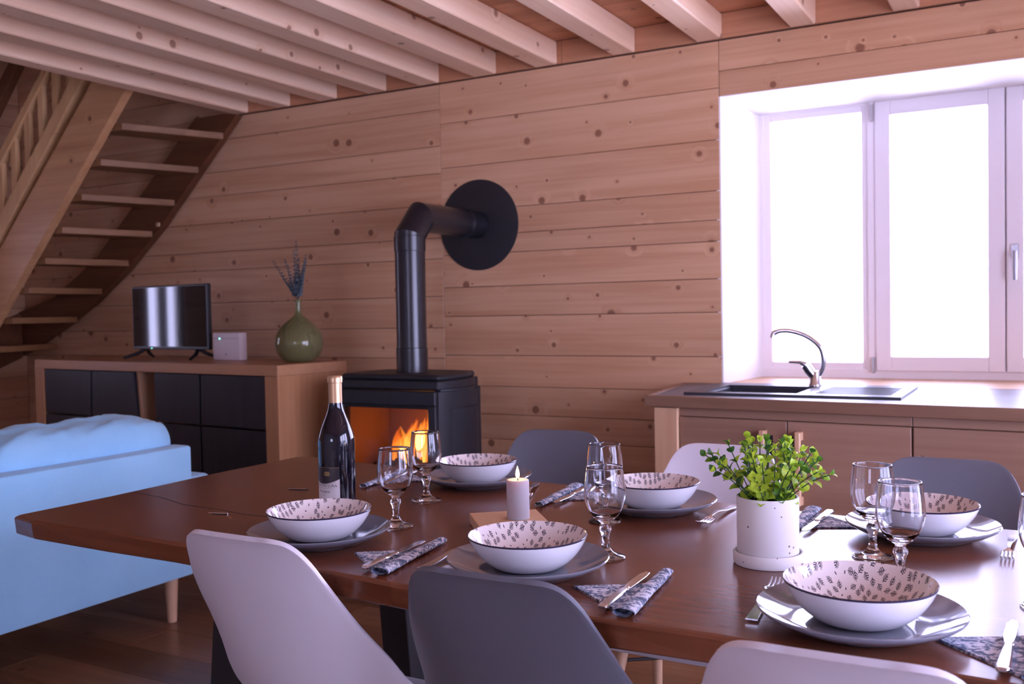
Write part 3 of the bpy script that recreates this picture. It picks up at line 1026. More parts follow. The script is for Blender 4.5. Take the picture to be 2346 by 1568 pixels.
fa = thing('kitchen_faucet', 'chrome kitchen tap with a high arched spout at the sink', 'tap', (-0.812, 3.955, 0.8695))
mk('body', lathe(nb(), [(0, 0), (0.026, 0), (0.026, 0.006), (0.022, 0.012), (0.021, 0.05), (0.018, 0.058), (0, 0.062)], 24), 'chrome', fa, smooth=40)
sp = smooth_prof([(0.0, 0, 0.03), (0.022, 0, 0.055), (0.034, -0.004, 0.10), (0.022, -0.010, 0.155), (-0.03, -0.018, 0.200), (-0.10, -0.028, 0.222), (-0.148, -0.034, 0.215), (-0.158, -0.036, 0.192)], 5)
mk('spout', tube(nb(), sp, [0.0105 if i < len(sp) - 6 else 0.0115 for i in range(len(sp))], 14), 'chrome', fa, smooth=60)
lv = mk('mixer_barrel', tube(nb(), [(0.0, 0, 0.03), (-0.022, -0.010, 0.062), (-0.034, -0.016, 0.084)], [0.017, 0.019, 0.018], 18), 'chrome', fa, smooth=40)
mk('lever', tube(nb(), [(-0.034, -0.016, 0.086), (-0.055, -0.024, 0.096), (-0.095, -0.04, 0.098)], [0.013, 0.008, 0.006], 10), 'chrome', lv, smooth=60)


def cabinet(name, label, s0, s1, y0=0.035):
    o = thing(name, label, 'cabinet', (CO[0] + s0 * math.cos(CR), CO[1] + s0 * math.sin(CR), 0.0), CR)
    return o, s1 - s0


cb, w = cabinet('sink_cabinet', 'oak kitchen cabinet under the sink with two doors and a pale corner post', 0.03, 0.952)
mk('corner_post', box(nb(), 0.0, 0.095, 0.012, 0.10, 0, 0.815, 0.002), 'oak_post', cb)
mk('side_panel', box(nb(), 0.004, 0.022, 0.10, 0.52, 0.0, 0.815), 'oak_post', cb)
mk('carcass', box(nb(), 0.0955, w, 0.05, 0.07, 0.0, 0.815), 'oak_inner', cb)
mk('apron', box(nb(), 0.0955, w, 0.030, 0.0495, 0.785, 0.815, 0.001), 'oak_counter', cb)
for x0, x1, hx in ((0.098, 0.505, 0.425), (0.509, w - 0.002, 0.553)):
    cx = (x0 + x1) / 2
    d_ = mk('door', box(nb(), x0 - cx, x1 - cx, 0.026, 0.048, 0.10 - 0.45, 0.782 - 0.45, 0.0015), 'oak_counter', cb, (cx, 0, 0.45))
    hb = box(nb(), -0.011, 0.011, -0.012, 0.004, -0.13, 0.13, 0.004)
    box(hb, -0.010, 0.010, 0.003, 0.0255, -0.128, -0.10)
    box(hb, -0.010, 0.010, 0.003, 0.0255, 0.10, 0.128)
    mk('handle', hb, 'oak_post', d_, (hx - cx, 0.0, 0.62 - 0.45))
    side = 1 if hx < cx or hx > 0.5 and False else 1
    gx = hx + (0.022 if hx < 0.5 else -0.022)
    mk('finger_recess', box(nb(), gx - cx - 0.009, gx - cx + 0.009, 0.0245, 0.0262, 0.52 - 0.45, 0.73 - 0.45, 0.0006), 'groove_black', d_)
mk('plinth', box(nb(), 0.1, w, 0.07, 0.09, 0.0, 0.095), 'oak_counter', cb)

for name, label, a, c_ in (('drawer_cabinet', 'oak kitchen cabinet with stacked drawers next to the sink cabinet', 0.954, 1.86),
                           ('drawer_cabinet', 'oak kitchen cabinet with stacked drawers farthest from the sink', 1.862, 2.78)):
    db, w = cabinet(name, label, a, c_)
    mk('carcass', box(nb(), 0.001, w, 0.05, 0.07, 0.0, 0.815), 'oak_inner', db)
    mk('apron', box(nb(), 0.001, w, 0.030, 0.0495, 0.785, 0.815, 0.001), 'oak_counter', db)
    for z0, z1 in ((0.59, 0.782), (0.34, 0.578), (0.10, 0.328)):
        cz = (z0 + z1) / 2
        d_ = mk('drawer', box(nb(), 0.003 - w / 2, w / 2 - 0.003, 0.026, 0.048, z0 - cz, z1 - cz, 0.0015), 'oak_counter', db, (w / 2, 0, cz))
        if z1 < 0.6:
            mk('handle', box(nb(), -0.12, 0.12, 0.002, 0.027, (z1 - z0) / 2 - 0.07, (z1 - z0) / 2 - 0.05, 0.004), 'oak_post', d_)
    mk('plinth', box(nb(), 0.001, w, 0.07, 0.09, 0.0, 0.095), 'oak_counter', db)

# ================================================================== SOFA
sf = thing('sofa', 'light blue fabric sofa on tapered wooden legs with its back to the table', 'sofa', (-3.30, 1.90, 0.0))
# local: x = -1 away from the table; y along the back
def puff(bm, x0, x1, y0, y1, z0, z1, nx=8, ny=18, nz=8, e=3.2, wr=0.0, seed=0):
    """A soft cushion: rounded block with slack and creases."""
    r_ = random.Random(seed)
    cx, cy, cz = (x0 + x1) / 2, (y0 + y1) / 2, (z0 + z1) / 2
    hx, hy, hz = (x1 - x0) / 2, (y1 - y0) / 2, (z1 - z0) / 2
    b2 = bmesh.new()
    bmesh.ops.create_cube(b2, size=2)
    bmesh.ops.subdivide_edges(b2, edges=b2.edges[:], cuts=22, use_grid_fill=True)
    for v in b2.verts:
        x, y, z = v.co
        k = (abs(x) ** e + abs(y) ** e + abs(z) ** e) ** (1 / e)
        x, y, z = x / k, y / k, z / k
        cr = wr * (math.sin(y * 13 + 3 * math.sin(x * 4 + seed) + seed) * 0.5 + math.sin(y * 43 + z * 6 + seed * 2) * 0.3 + math.sin(y * 7 - z * 5 + seed) * 0.4) * max(0, z + 0.2)
        v.co = (cx + hx * x * (1 + cr * 0.3), cy + hy * y, cz + hz * z + cr * 0.9)
    merge(bm, b2)
    return bm


mk('back', box(nb(), 0.28, 0.38, -0.70, 0.775, 0.185, 0.692, 0.012, 2), 'sofa_fabric', sf, smooth=40)
mk('seat_base', box(nb(), -0.42, 0.279, -0.70, 0.775, 0.185, 0.34, 0.012, 2), 'sofa_fabric', sf, smooth=40)
for y0, y1 in ((-0.69, 0.028), (0.032, 0.765)):
    mk('seat_cushion', puff(nb(), -0.43, 0.20, y0, y1, 0.335, 0.475, e=7, seed=3), 'sofa_fabric', sf, smooth=80)
for y0, y1, sd_ in ((-0.72, 0.003, 1), (0.006, 0.785, 4)):
    c = mk('back_cushion', puff(nb(), -0.12, 0.12, -(y1 - y0) / 2, (y1 - y0) / 2, -0.225, 0.215, e=5.0, wr=0.010, seed=sd_), 'sofa_fabric', sf, (0.175, (y0 + y1) / 2, 0.60), (0, 0.12, 0), smooth=80)
for y0, y1 in ((0.778, 0.905), (-0.83, -0.703)):
    mk('arm', box(nb(), -0.42, 0.355, y0, y1, 0.185, 0.565, 0.03, 3), 'sofa_fabric', sf, smooth=40)
for lx, ly in ((0.30, 0.725), (0.30, -0.66), (-0.36, 0.725), (-0.36, -0.66)):
    mk('leg', tube(nb(), [(0, 0, 0.186), (0.0, 0.0, 0.0)], [0.027, 0.017], 16), 'beech', sf, (lx, ly, 0), smooth=40)

# ================================================================== DINING TABLE
TZ = 0.75
tb = thing('dining_table', 'long dark wooden dining table with live edges on black steel legs', 'table', (-0.86, 1.72, 0.0))
near = [(-2.035, 1.345), (-1.95, 1.327), (-1.7, 1.322), (-1.5, 1.316), (-1.367, 1.309), (-1.15, 1.287), (-0.93, 1.264), (-0.75, 1.252), (-0.58, 1.246), (-0.397, 1.247), (-0.1, 1.238), (0.15, 1.222), (0.32, 1.215)]
right = [(0.34, 1.24), (0.345, 1.65), (0.335, 2.05)]
far = [(0.31, 2.075), (0.1, 2.083), (-0.04, 2.090), (-0.366, 2.092), (-0.7, 2.135), (-1.063, 2.190), (-1.35, 2.222), (-1.65, 2.262), (-1.9, 2.300), (-2.02, 2.312)]
left = [(-2.05, 2.29), (-2.055, 1.95), (-2.045, 1.6), (-2.045, 1.365)]
out = near + right + far + left
N_ = len(out)
nrm = []
for i in range(N_):
    a, c = Vector(out[i - 1]), Vector(out[(i + 1) % N_])
    t = (c - a).normalized()
    nrm.append(Vector((-t.y, t.x)))     # inward for a counter-clockwise outline
b = nb()
rings = []
for off, z in ((0.009, TZ), (0.003, TZ - 0.0015), (0.0, TZ - 0.005), (0.003, TZ - 0.038), (0.006, TZ - 0.041)):
    rr = []
    for i, (p, n_) in enumerate(zip(out, nrm)):
        k = off
        wv = 0.003 * math.sin(i * 2.3) * (off > 0.0025)
        q = Vector(p) + n_ * (k + wv)
        rr.append(b.verts.new((q.x + 0.86, q.y - 1.72, z)))
    rings.append(rr)
for A, B in zip(rings, rings[1:]):
    for i in range(N_):
        j = (i + 1) % N_
        b.faces.new((A[i], A[j], B[j], B[i]))
b.faces.new(rings[0])
b.faces.new(rings[-1][::-1])
mk('tabletop', b, 'table_wood', tb)
# a check in the slab and two steel stitches across its knots
pts = [(-2.03, 1.665), (-1.9, 1.640), (-1.78, 1.600), (-1.66, 1.592), (-1.55, 1.575), (-1.42, 1.578)]
b = nb()
for (xa, ya), (xb, yb) in zip(pts, pts[1:]):
    vs = [b.verts.new((x + 0.86, y - 1.72, TZ + 0.0006)) for x, y in ((xa, ya - 0.0012), (xb, yb - 0.001), (xb, yb + 0.001), (xa, ya + 0.0012))]
    b.faces.new(vs)
mk('crack', b, 'crack_dark', tb)
for x, y, r in ((-1.62, 1.555, 0.020), (-1.66, 1.86, 0.026)):
    b = nb()
    vs = [b.verts.new((r * (1.2 + 0.25 * math.sin(3 * a)) * math.cos(a), r * (0.5 + 0.1 * math.cos(2 * a)) * math.sin(a), 0.0007)) for a in [2 * math.pi * k / 14 for k in range(14)]]
    b.faces.new(vs)
    kn = mk('knot', b, 'crack_dark', tb, (x + 0.86, y - 1.72, TZ))
    mk('steel_stitch', tube(nb(), [(-0.022, -0.008, 0.0015), (0.022, 0.006, 0.0015)], 0.0014, 6), 'cutlery_steel', kn)
# trapezoid legs of flat steel
for lx in (-1.47, 0.14):
    for y0, y1 in ((1.50, 1.44), (1.97, 2.03)):
        b = nb()
        A = [(y0 - 0.035, TZ - 0.047), (y0 + 0.035, TZ - 0.047), (y1 + 0.035, 0.012), (y1 - 0.035, 0.012)]
        prism(b, A, 'x', -0.045, 0.045, 0.002)
        bmesh.ops.translate(b, vec=(0, -1.72, 0), verts=b.verts)
        mk('leg', b, 'black_steel', tb, (lx + 0.86, 0, 0), (0, 0, -0.11))
    mk('foot_bar', box(nb(), -0.04, 0.04, 1.38 - 1.72, 2.09 - 1.72, 0.0, 0.012, 0.001), 'black_steel', tb, (lx + 0.86, 0, 0), (0, 0, -0.11))
    mk('mounting_plate', box(nb(), -0.05, 0.05, 1.45 - 1.72, 2.02 - 1.72, TZ - 0.047, TZ - 0.0412), 'black_steel', tb, (lx + 0.86, 0, 0), (0, 0, -0.11))

# ================================================================== CHAIRS
ROWS = [(-0.263, 0.853, 0.070, 0.000), (-0.261, 0.851, 0.106, 0.002), (-0.256, 0.843, 0.138, 0.006), (-0.248, 0.825, 0.164, 0.010), (-0.238, 0.792, 0.184, 0.018), (-0.224, 0.745, 0.198, 0.028),
        (-0.203, 0.675, 0.208, 0.048), (-0.175, 0.585, 0.220, 0.080), (-0.140, 0.505, 0.229, 0.092), (-0.080, 0.452, 0.234, 0.090),
        (0.010, 0.434, 0.235, 0.072), (0.105, 0.436, 0.230, 0.050), (0.175, 0.440, 0.214, 0.028), (0.212, 0.432, 0.192, 0.012), (0.228, 0.412, 0.162, 0.002)]


def shell_bm():
    rows = smooth_prof(ROWS, 3)
    b = nb()
    nu = 24
    grid = []
    for i, (y, z, w, bd) in enumerate(rows):
        a = rows[max(i - 1, 0)]
        c = rows[min(i + 1, len(rows) - 1)]
        t = Vector((0, c[0] - a[0], c[1] - a[1])).normalized()
        n = Vector((0, -t.z, t.y))      # towards the sitter
        if n.y < 0 and i < len(rows) // 2:
            n = -n
        if n.z < 0 and i >= len(rows) // 2:
            n = -n
        line = []
        for k in range(nu + 1):
            u = -1 + 2 * k / nu
            uu = math.sin(u * math.pi / 2) * 0.35 + u * 0.65
            kw = 1.0 - 0.20 * max(0.0, min(1.0, (z - 0.47) / 0.31))
            p = Vector((kw * w * uu, y, z)) + n * bd * abs(uu) ** 2.4
            line.append(b.verts.new(p))
        grid.append(line)
    for A, B in zip(grid, grid[1:]):
        for k in range(nu):
            b.faces.new((A[k], A[k + 1], B[k + 1], B[k]))
    return b


def make_chair(mat, label, loc, rz, group):
    c = thing('dining_chair', label, 'chair', loc, rz, group)
    c.scale = (1.0, 1.0, 0.9625)
    s_ = mk('shell', shell_bm(), mat, c, smooth=80)
    so = s_.modifiers.new('thickness', 'SOLIDIFY')
    so.thickness = 0.009
    so.offset = -1
    be = s_.modifiers.new('soft_rim', 'BEVEL')
    be.width = 0.003
    be.segments = 2
    be.limit_method = 'ANGLE'
    be.angle_limit = math.radians(60)
    for sx in (-1, 1):
        for (yt, yb) in ((0.11, 0.205), (-0.09, -0.215)):
            mk('leg', tube(nb(), [(sx * 0.135, yt, 0.395), (sx * 0.185, yb, 0.0)], [0.016, 0.010], 12), 'beech', c, smooth=40)
    b = nb()
    tube(b, [(-0.145, 0.12, 0.355), (0.145, -0.10, 0.355)], 0.0045, 8)
    tube(b, [(-0.145, -0.10, 0.345), (0.145, 0.12, 0.345)], 0.0045, 8)
    mk('cross_brace', b, 'black_steel', c, smooth=40)
    b = nb()
    for sx in (-1, 1):
        tube(b, [(sx * 0.13, 0.12, 0.40), (sx * 0.13, -0.09, 0.40)], 0.006, 8)
    tube(b, [(-0.13, 0.11, 0.40), (0.13, 0.11, 0.40)], 0.006, 8)
    tube(b, [(-0.13, -0.08, 0.40), (0.13, -0.08, 0.40)], 0.006, 8)
    for sx in (-1, 1):
        for yy_ in (0.10, -0.075):
            tube(b, [(sx * 0.13, yy_, 0.40), (sx * 0.13, yy_, 0.4365)], 0.007, 8)
    mk('seat_bracket', b, 'black_steel', c, smooth=40)
    return c


GC = 'shell chairs around the dining table'
make_chair('white_shell', 'white plastic shell chair with its back to the place setting beside the wine bottle', (-1.205, 1.455, 0), math.radians(-1), GC)
make_chair('grey_shell', 'grey plastic shell chair between two white chairs, at the bowl before the candle', (-0.702, 1.424, 0), math.radians(0), GC)
make_chair('white_shell', 'white plastic shell chair at the bowl in front of the potted plant', (-0.205, 1.312, 0), math.radians(1), GC)
PI = math.pi
make_chair('grey_shell', 'grey plastic shell chair across the table with its back towards the stove', (-1.300, 2.405, 0), PI + math.radians(4), GC)
make_chair('white_shell', 'white plastic shell chair with its back against the sink cabinet, behind the plant', (-0.767, 2.278, 0), PI + math.radians(-2), GC)
make_chair('grey_shell', 'grey plastic shell chair with its back towards the drawer cabinet', (-0.205, 2.236, 0), PI + math.radians(0), GC)

# ================================================================== TABLEWARE
pl_prof = [(0.0, 0.003), (0.075, 0.003), (0.082, 0.0), (0.088, 0.0), (0.092, 0.004), (0.115, 0.011), (0.130, 0.019), (0.1365, 0.024), (0.1375, 0.0262), (0.136, 0.0275),
           (0.130, 0.0245), (0.112, 0.0160), (0.092, 0.0095), (0.075, 0.0078), (0.0, 0.0075)]
bo_out = smooth_prof([(0.047, 0.0), (0.060, 0.004), (0.078, 0.018), (0.092, 0.036), (0.1005, 0.053)], 4)
bo_in = smooth_prof([(0.0985, 0.0545), (0.089, 0.038), (0.075, 0.021), (0.058, 0.0085), (0.040, 0.0055), (0.0, 0.005)], 4)
prof = [(0.0, 0.003), (0.042, 0.003), (0.044, 0.0)] + bo_out + [(0.1012, 0.0548), (0.1002, 0.0560)] + bo_in
mats = [0] * (2 + len(bo_out)) + [1, 1] + [2] * (len(bo_in))
SETS = [((-1.238, 1.448), 'beside the wine bottle'), ((-0.768, 1.426), 'in front of the candle'), ((-0.226, 1.373), 'in front of the potted plant'),
        ((-1.271, 2.100), 'across the table from the wine bottle, before the fire'), ((-0.755, 1.985), 'behind the water glass, across from the candle'), ((-0.209, 1.963), 'behind the pair of empty glasses')]
plate_me = bowl_me = None
for i, ((x, y), where) in enumerate(SETS):
    if i == 0:
        po = mk('dinner_plate', lathe(nb(), pl_prof, 64), 'plate_grey', smooth=50)
        b = nb()
        lathe(b, prof, 64, mats)
        bo = mk('soup_bowl', b, 'bowl_white', smooth=50, extra=('bowl_rim', 'bowl_print'))
    else:
        po, bo = po.copy(), bo.copy()
        COL.objects.link(po)
        COL.objects.link(bo)
    po.location = (x, y, TZ + 0.0006)
    bo.location = (x, y, TZ + 0.0086)
    bo.rotation_euler = (0, 0, 1.3 * i)
    tag(po, 'glossy grey dinner plate ' + where, 'plate', 'dinner plates on the table')
    tag(bo, 'white bowl printed with dark sprigs ' + where, 'bowl', 'sprig-printed bowls on the dinner plates')

# wine glasses
gl_prof = [(0.0, 0.0012), (0.020, 0.0008), (0.033, 0.0), (0.0352, 0.0014), (0.034, 0.0032), (0.022, 0.0062), (0.0135, 0.0105), (0.0085, 0.017), (0.0063, 0.026), (0.0066, 0.036), (0.0085, 0.044),
           (0.0112, 0.050), (0.0108, 0.055), (0.0075, 0.0595), (0.0085, 0.0625), (0.0105, 0.0645)]
bowl_o = smooth_prof([(0.0105, 0.0645), (0.020, 0.0715), (0.0305, 0.086), (0.0362, 0.104), (0.0368, 0.120), (0.0348, 0.142), (0.0322, 0.161)], 4)
bowl_i = [(max(r - 0.0015, 0), z) for r, z in bowl_o[::-1] if 0.069 < z < 0.161]
bowl_i = [(r if z > 0.075 else r * 0.8, z + (0.002 if z < 0.08 else 0)) for r, z in bowl_i]
gprof = gl_prof + bowl_o[1:] + [(0.0324, 0.1618), (0.0320, 0.1625), (0.0312, 0.1626), (0.0305, 0.1620)] + bowl_i + [(0.0, 0.0725)]
GL = [((-1.177, 1.615), 'empty stemmed glass between the wine bottle and the candle'), ((-1.272, 1.868), 'empty stemmed glass standing before the stove fire, beside the far bowl'),
      ((-0.686, 1.565), 'empty stemmed glass between the candle and the plant, beside the near bowl'), ((-0.802, 1.832), 'stemmed glass directly behind another, by the bowl across from the candle'),
      ((-0.266, 1.759), 'empty stemmed glass in front of the far grey plate beside the plant'), ((-0.202, 1.606), 'empty stemmed glass rising behind the large bowl by the plant'),
      ((-0.001, 1.565), 'stemmed glass by the fork at the end place setting')]
for i, ((x, y), lab) in enumerate(GL):
    if i == 0:
        go = mk('wine_glass', lathe(nb(), gprof, 48), 'clear_glass', smooth=60)
    else:
        go = go.copy()
        COL.objects.link(go)
    go.location = (x, y, TZ + 0.0005)
    tag(go, lab, 'glass', 'stemmed glasses on the table')

# wine bottle
bt = thing('wine_bottle', 'dark red wine bottle with gold capsule and white label on the table', 'bottle', (-1.401, 1.703, TZ))
pr = [(0.0, 0.004), (0.030, 0.002), (0.038, 0.0), (0.0405, 0.004)] + smooth_prof([(0.041, 0.01), (0.041, 0.09), (0.0412, 0.150), (0.0395, 0.168), (0.034, 0.187), (0.0255, 0.208), (0.0185, 0.226), (0.0155, 0.240), (0.0148, 0.248)], 4) + [(0.0, 0.248)]
mk('glass_body', lathe(nb(), pr, 56), 'bottle_glass', bt, smooth=60)
mk('capsule', lathe(nb(), [(0.0150, 0.2425), (0.0152, 0.2425), (0.0150, 0.285), (0.0150, 0.2865), (0.0166, 0.2875), (0.0168, 0.297), (0.0160, 0.3015), (0.0145, 0.303), (0, 0.303)], 40), 'capsule_gold', bt, smooth=50)
A0 = math.radians(-98.6)
HA = math.radians(55)


def wrap(o_u, z, r):
    a = A0 + o_u / 0.0413
    return (r * math.cos(a), r * math.sin(a), z)


def label_patch(name, mat, fn_low, fn_top, r, u0, u1, n=28, parent=None):
    b = nb()
    prev = None
    for i in range(n + 1):
        u = u0 + (u1 - u0) * i / n
        lo_, hi_ = fn_low(u), fn_top(u)
        cur = [b.verts.new(wrap(u, lo_, r)), b.verts.new(wrap(u, hi_, r))]
        if prev:
            b.faces.new((prev[0], cur[0], cur[1], prev[1]))
        prev = cur
    return mk(name, b, mat, parent or bt, smooth=80)


HU = HA * 0.0413
arc = lambda u: 0.083 - 0.014 * math.cos(u / HU * 1.35) - 0.004
lb = label_patch('front_label', 'label_white', lambda u: 0.020, lambda u: 0.102, 0.04135, -HU, HU)
label_patch('black_band', 'label_black', arc, lambda u: 0.1025, 0.04150, -HU, HU, parent=lb)
label_patch('gold_line', 'label_gold', lambda u: 0.1012, lambda u: 0.1016, 0.04158, -HU, HU, parent=lb)
label_patch('gold_arc', 'label_ink', lambda u: arc(u) - 0.0028, lambda u: arc(u) - 0.0022, 0.04158, -HU, HU * 0.8, parent=lb)
for i in range(5):
    label_patch('crest', 'label_gold', lambda u, i=i: 0.083 + 0.002 * i, lambda u, i=i: 0.0842 + 0.002 * i, 0.04158, 0.004 - 0.001 * (i % 2), 0.016 + 0.0012 * (i % 3), 6, parent=lb)


def wrapped_text(txt, size, zc, uc, mat, parent, spacing=1.0):
    cu = bpy.data.curves.new('lettering', 'FONT')
    cu.body = txt
    cu.size = size
    cu.align_x = 'CENTER'
    cu.space_character = spacing
    to = bpy.data.objects.new('lettering', cu)
    COL.objects.link(to)
    dg = bpy.context.evaluated_depsgraph_get()
    me = bpy.data.meshes.new_from_object(to.evaluated_get(dg))
    bpy.data.objects.remove(to)
    for v in me.vertices:
        v.co = Vector(wrap(uc + v.co.x, zc + v.co.y, 0.0416))
    me.materials.clear()
    me.materials.append(MATS[mat])
    o = bpy.data.objects.new('lettering', me)
    COL.objects.link(o)
    o.parent = parent


wrapped_text('CÔTES DU JURA', 0.0088, 0.0580, 0.0, 'label_ink', lb, 1.05)
wrapped_text('Poulsard', 0.0085, 0.0455, 0.002, 'label_ink', lb)
for zc, hw in ((0.0545, 0.026), (0.0395, 0.005), (0.0320, 0.012), (0.0290, 0.018), (0.0255, 0.024)):
    label_patch('fine_print', 'seal_grey', lambda u, z=zc: z, lambda u, z=zc: z + 0.0007, 0.04158, -hw, hw, 14, parent=lb)

# candle on a wooden block
bk = tag(mk('wooden_block', box(nb(), -0.092, 0.092, -0.071, 0.071, 0.0, 0.022, 0.0015), 'block_wood', None, (-0.938, 1.674, TZ + 0.0006), (0, 0, math.radians(-50.5))), 'flat square block of pale wood under the burning candle', 'wooden block')
ca = thing('pillar_candle', 'short grey pillar candle burning on the wooden block', 'candle', (-0.934, 1.697, TZ + 0.0228))
mk('wax', lathe(nb(), [(0, 0), (0.0222, 0), (0.0228, 0.001), (0.0228, 0.074), (0.0222, 0.0775), (0.0205, 0.0785), (0.016, 0.0775), (0.006, 0.0762), (0, 0.076)], 40), 'candle_wax', ca, smooth=50)
mk('wick', tube(nb(), [(0, 0, 0.0755), (0.0005, 0, 0.083)], 0.0009, 6), 'wick', ca)
mk('flame', lathe(nb(), smooth_prof([(0.0, 0.080), (0.0028, 0.083), (0.0040, 0.088), (0.0034, 0.094), (0.0018, 0.100), (0.0, 0.106)], 3), 16), 'candle_flame', ca, smooth=80)
cl = bpy.data.lights.new('candle_light', 'POINT')
cl.energy = 0.12
cl.color = (1.0, 0.60, 0.28)
cl.shadow_soft_size = 0.006
co_ = bpy.data.objects.new('candle_light', cl)
COL.objects.link(co_)
co_.location = (0, 0, 0.100)
co_.parent = ca

# napkins with knives, forks


def napkin_bm(seed):
    b = nb()
    # flat folded triangle, four plies
    tri = [(0.0, -0.118), (-0.112, -0.012), (-0.020, 0.035), (0.004, 0.06)]
    for k in range(3):
        z = 0.0006 + 0.0011 * k
        sh = 0.0015 * k
        prism(b, [(x - sh * (0.4 if x < -0.05 else 0), y + sh) for x, y in tri], 'z', z - 0.0005, z + 0.0005)
    # the rolled edge: a flattened scroll
    n = 22
    prev = None
    for i in range(n + 1):
        t = i / n
        y = -0.125 + 0.245 * t
        w = 0.0175 - 0.006 * t + 0.0008 * math.sin(9 * t + seed)
        hgt = 0.0125 - 0.003 * t + 0.0006 * math.sin(13 * t + seed)
        x = 0.006 - 0.004 * t
        ring_ = []
        for k in range(17):
            a = -0.25 * math.pi + 1.95 * math.pi * k / 16
            rr = 1.0 - 0.22 * k / 16
            ring_.append(b.verts.new((x + w * rr * math.cos(a), y, max(0.0006, hgt * 0.55 + hgt * 0.55 * rr * math.sin(a)))))
        if prev:
            for k in range(16):
                b.faces.new((prev[k], prev[k + 1], ring_[k + 1], ring_[k]))
        prev = ring_
    return b


def knife(root):
    # local: handle at -y, blade at +y
    b = nb()
    hp = [(-0.0065, -0.105), (0.0065, -0.105), (0.0082, -0.095), (0.0072, -0.05), (0.0055, -0.008), (-0.0055, -0.008), (-0.0072, -0.05), (-0.0082, -0.095)]
    prism(b, hp, 'z', 0.0, 0.0065, 0.0018)
    mk('handle', b, 'cutlery_steel', root, smooth=40)
    mk('bolster', prism(nb(), [(-0.0058, -0.009), (0.0058, -0.009), (0.0045, 0.004), (-0.0045, 0.004)], 'z', 0.0, 0.0062, 0.0015), 'cutlery_steel', root, smooth=40)
    mk('blade', prism(nb(), [(0.0045, 0.002), (0.0055, 0.03), (0.006, 0.075), (0.004, 0.098), (-0.004, 0.104), (-0.0095, 0.085), (-0.0098, 0.03), (-0.006, 0.002)], 'z', 0.002, 0.0036, 0.0004), 'cutlery_steel', root)


NAP = [(-1.003, 1.420, 0.115, 'beside the bowl at the wine bottle'), (-0.545, 1.390, 0.075, 'by the bowl in front of the candle'), (-0.017, 1.368, 0.0, 'at the bowl in front of the plant'),
       (-1.530, 2.06, PI + 0.15, 'between the wine bottle and the far bowl'), (-1.003, 2.030, PI + 0.06, 'lying behind the candle'), (-0.432, 1.975, PI - 0.02, 'lying behind the plant pot')]
for i, (x, y, rz, where) in enumerate(NAP):
    if i == 0:
        na = mk('napkin', napkin_bm(1), 'napkin_print', smooth=50)
    else:
        na = na.copy()
        COL.objects.link(na)
    na.location = (x, y, TZ)
    na.rotation_euler = (0, 0, rz)
    tag(na, 'patterned blue napkin with rolled edge ' + where, 'napkin', 'patterned paper napkins')
    if i == 0:
        kn = thing('table_knife', '', 'knife')
        knife(kn)
    else:
        kn = copy_tree(kn)
    off = Vector((-0.026, -0.008, 0.0)) 
    c_, s_ = math.cos(rz), math.sin(rz)
    kn.location = (x + c_ * off.x - s_ * off.y, y + s_ * off.x + c_ * off.y, TZ + 0.0045)
    kn.rotation_euler = (0, 0, rz - 0.04)
    tag(kn, 'steel table knife on the napkin ' + where, 'knife', 'table knives on the napkins')


def fork(root):
    # local: handle at -y, tines at +y
    hp = smooth_prof([(0.0, -0.105, 0.003), (0.0, -0.05, 0.006), (0.0, 0.0, 0.012), (0.0, 0.035, 0.010), (0.0, 0.05, 0.006)], 4)
    b = nb()
    prev = None
    for i, (x, y, z) in enumerate(hp):
        t = i / (len(hp) - 1)
        w = 0.0085 - 0.0060 * min(1, t * 1.5) + (0.0085 * max(0, (t - 0.82) / 0.18))
        cur = [b.verts.new((-w, y, z)), b.verts.new((w, y, z)), b.verts.new((w, y, z + 0.002)), b.verts.new((-w, y, z + 0.002))]
        if prev:
            for k in range(4):
                j = (k + 1) % 4
                b.faces.new((prev[k], prev[j], cur[j], cur[k]))
        else:
            b.faces.new(cur[::-1])
        prev = cur
    b.faces.new(prev)
    mk('handle', b, 'cutlery_steel', root, smooth=50)
    for k in range(4):
        x = -0.0093 + 0.0062 * k
        b = tube(nb(), [(x, 0.048, 0.007), (x, 0.066, 0.004), (x, 0.085, 0.0055), (x, 0.100, 0.0105)], [0.0022, 0.0018, 0.0016, 0.0010], 6)
        mk('tine', b, 'cutlery_steel', root, smooth=60)


FK = [(-0.935, 1.455, 0.0, 'half hidden behind the bowl in front of the candle'), (-0.368, 1.430, 0.06, 'by the bowl in front of the plant'),
      (-1.095, 2.055, PI + 0.35, 'between the candle and the far grey chair'), (-0.606, 1.968, PI - 0.05, 'between the plant and the bowl across from the candle'), (-0.059, 1.915, PI - 0.02, 'beside the bowl behind the empty glasses')]
for i, (x, y, rz, where) in enumerate(FK):
    if i == 0:
        fk = thing('table_fork', '', 'fork')
        fork(fk)
    else:
        fk = copy_tree(fk)
    fk.location = (x, y, TZ)
    fk.rotation_euler = (0, 0, rz)
    tag(fk, 'steel fork lying on the table ' + where, 'fork', 'forks on the table')

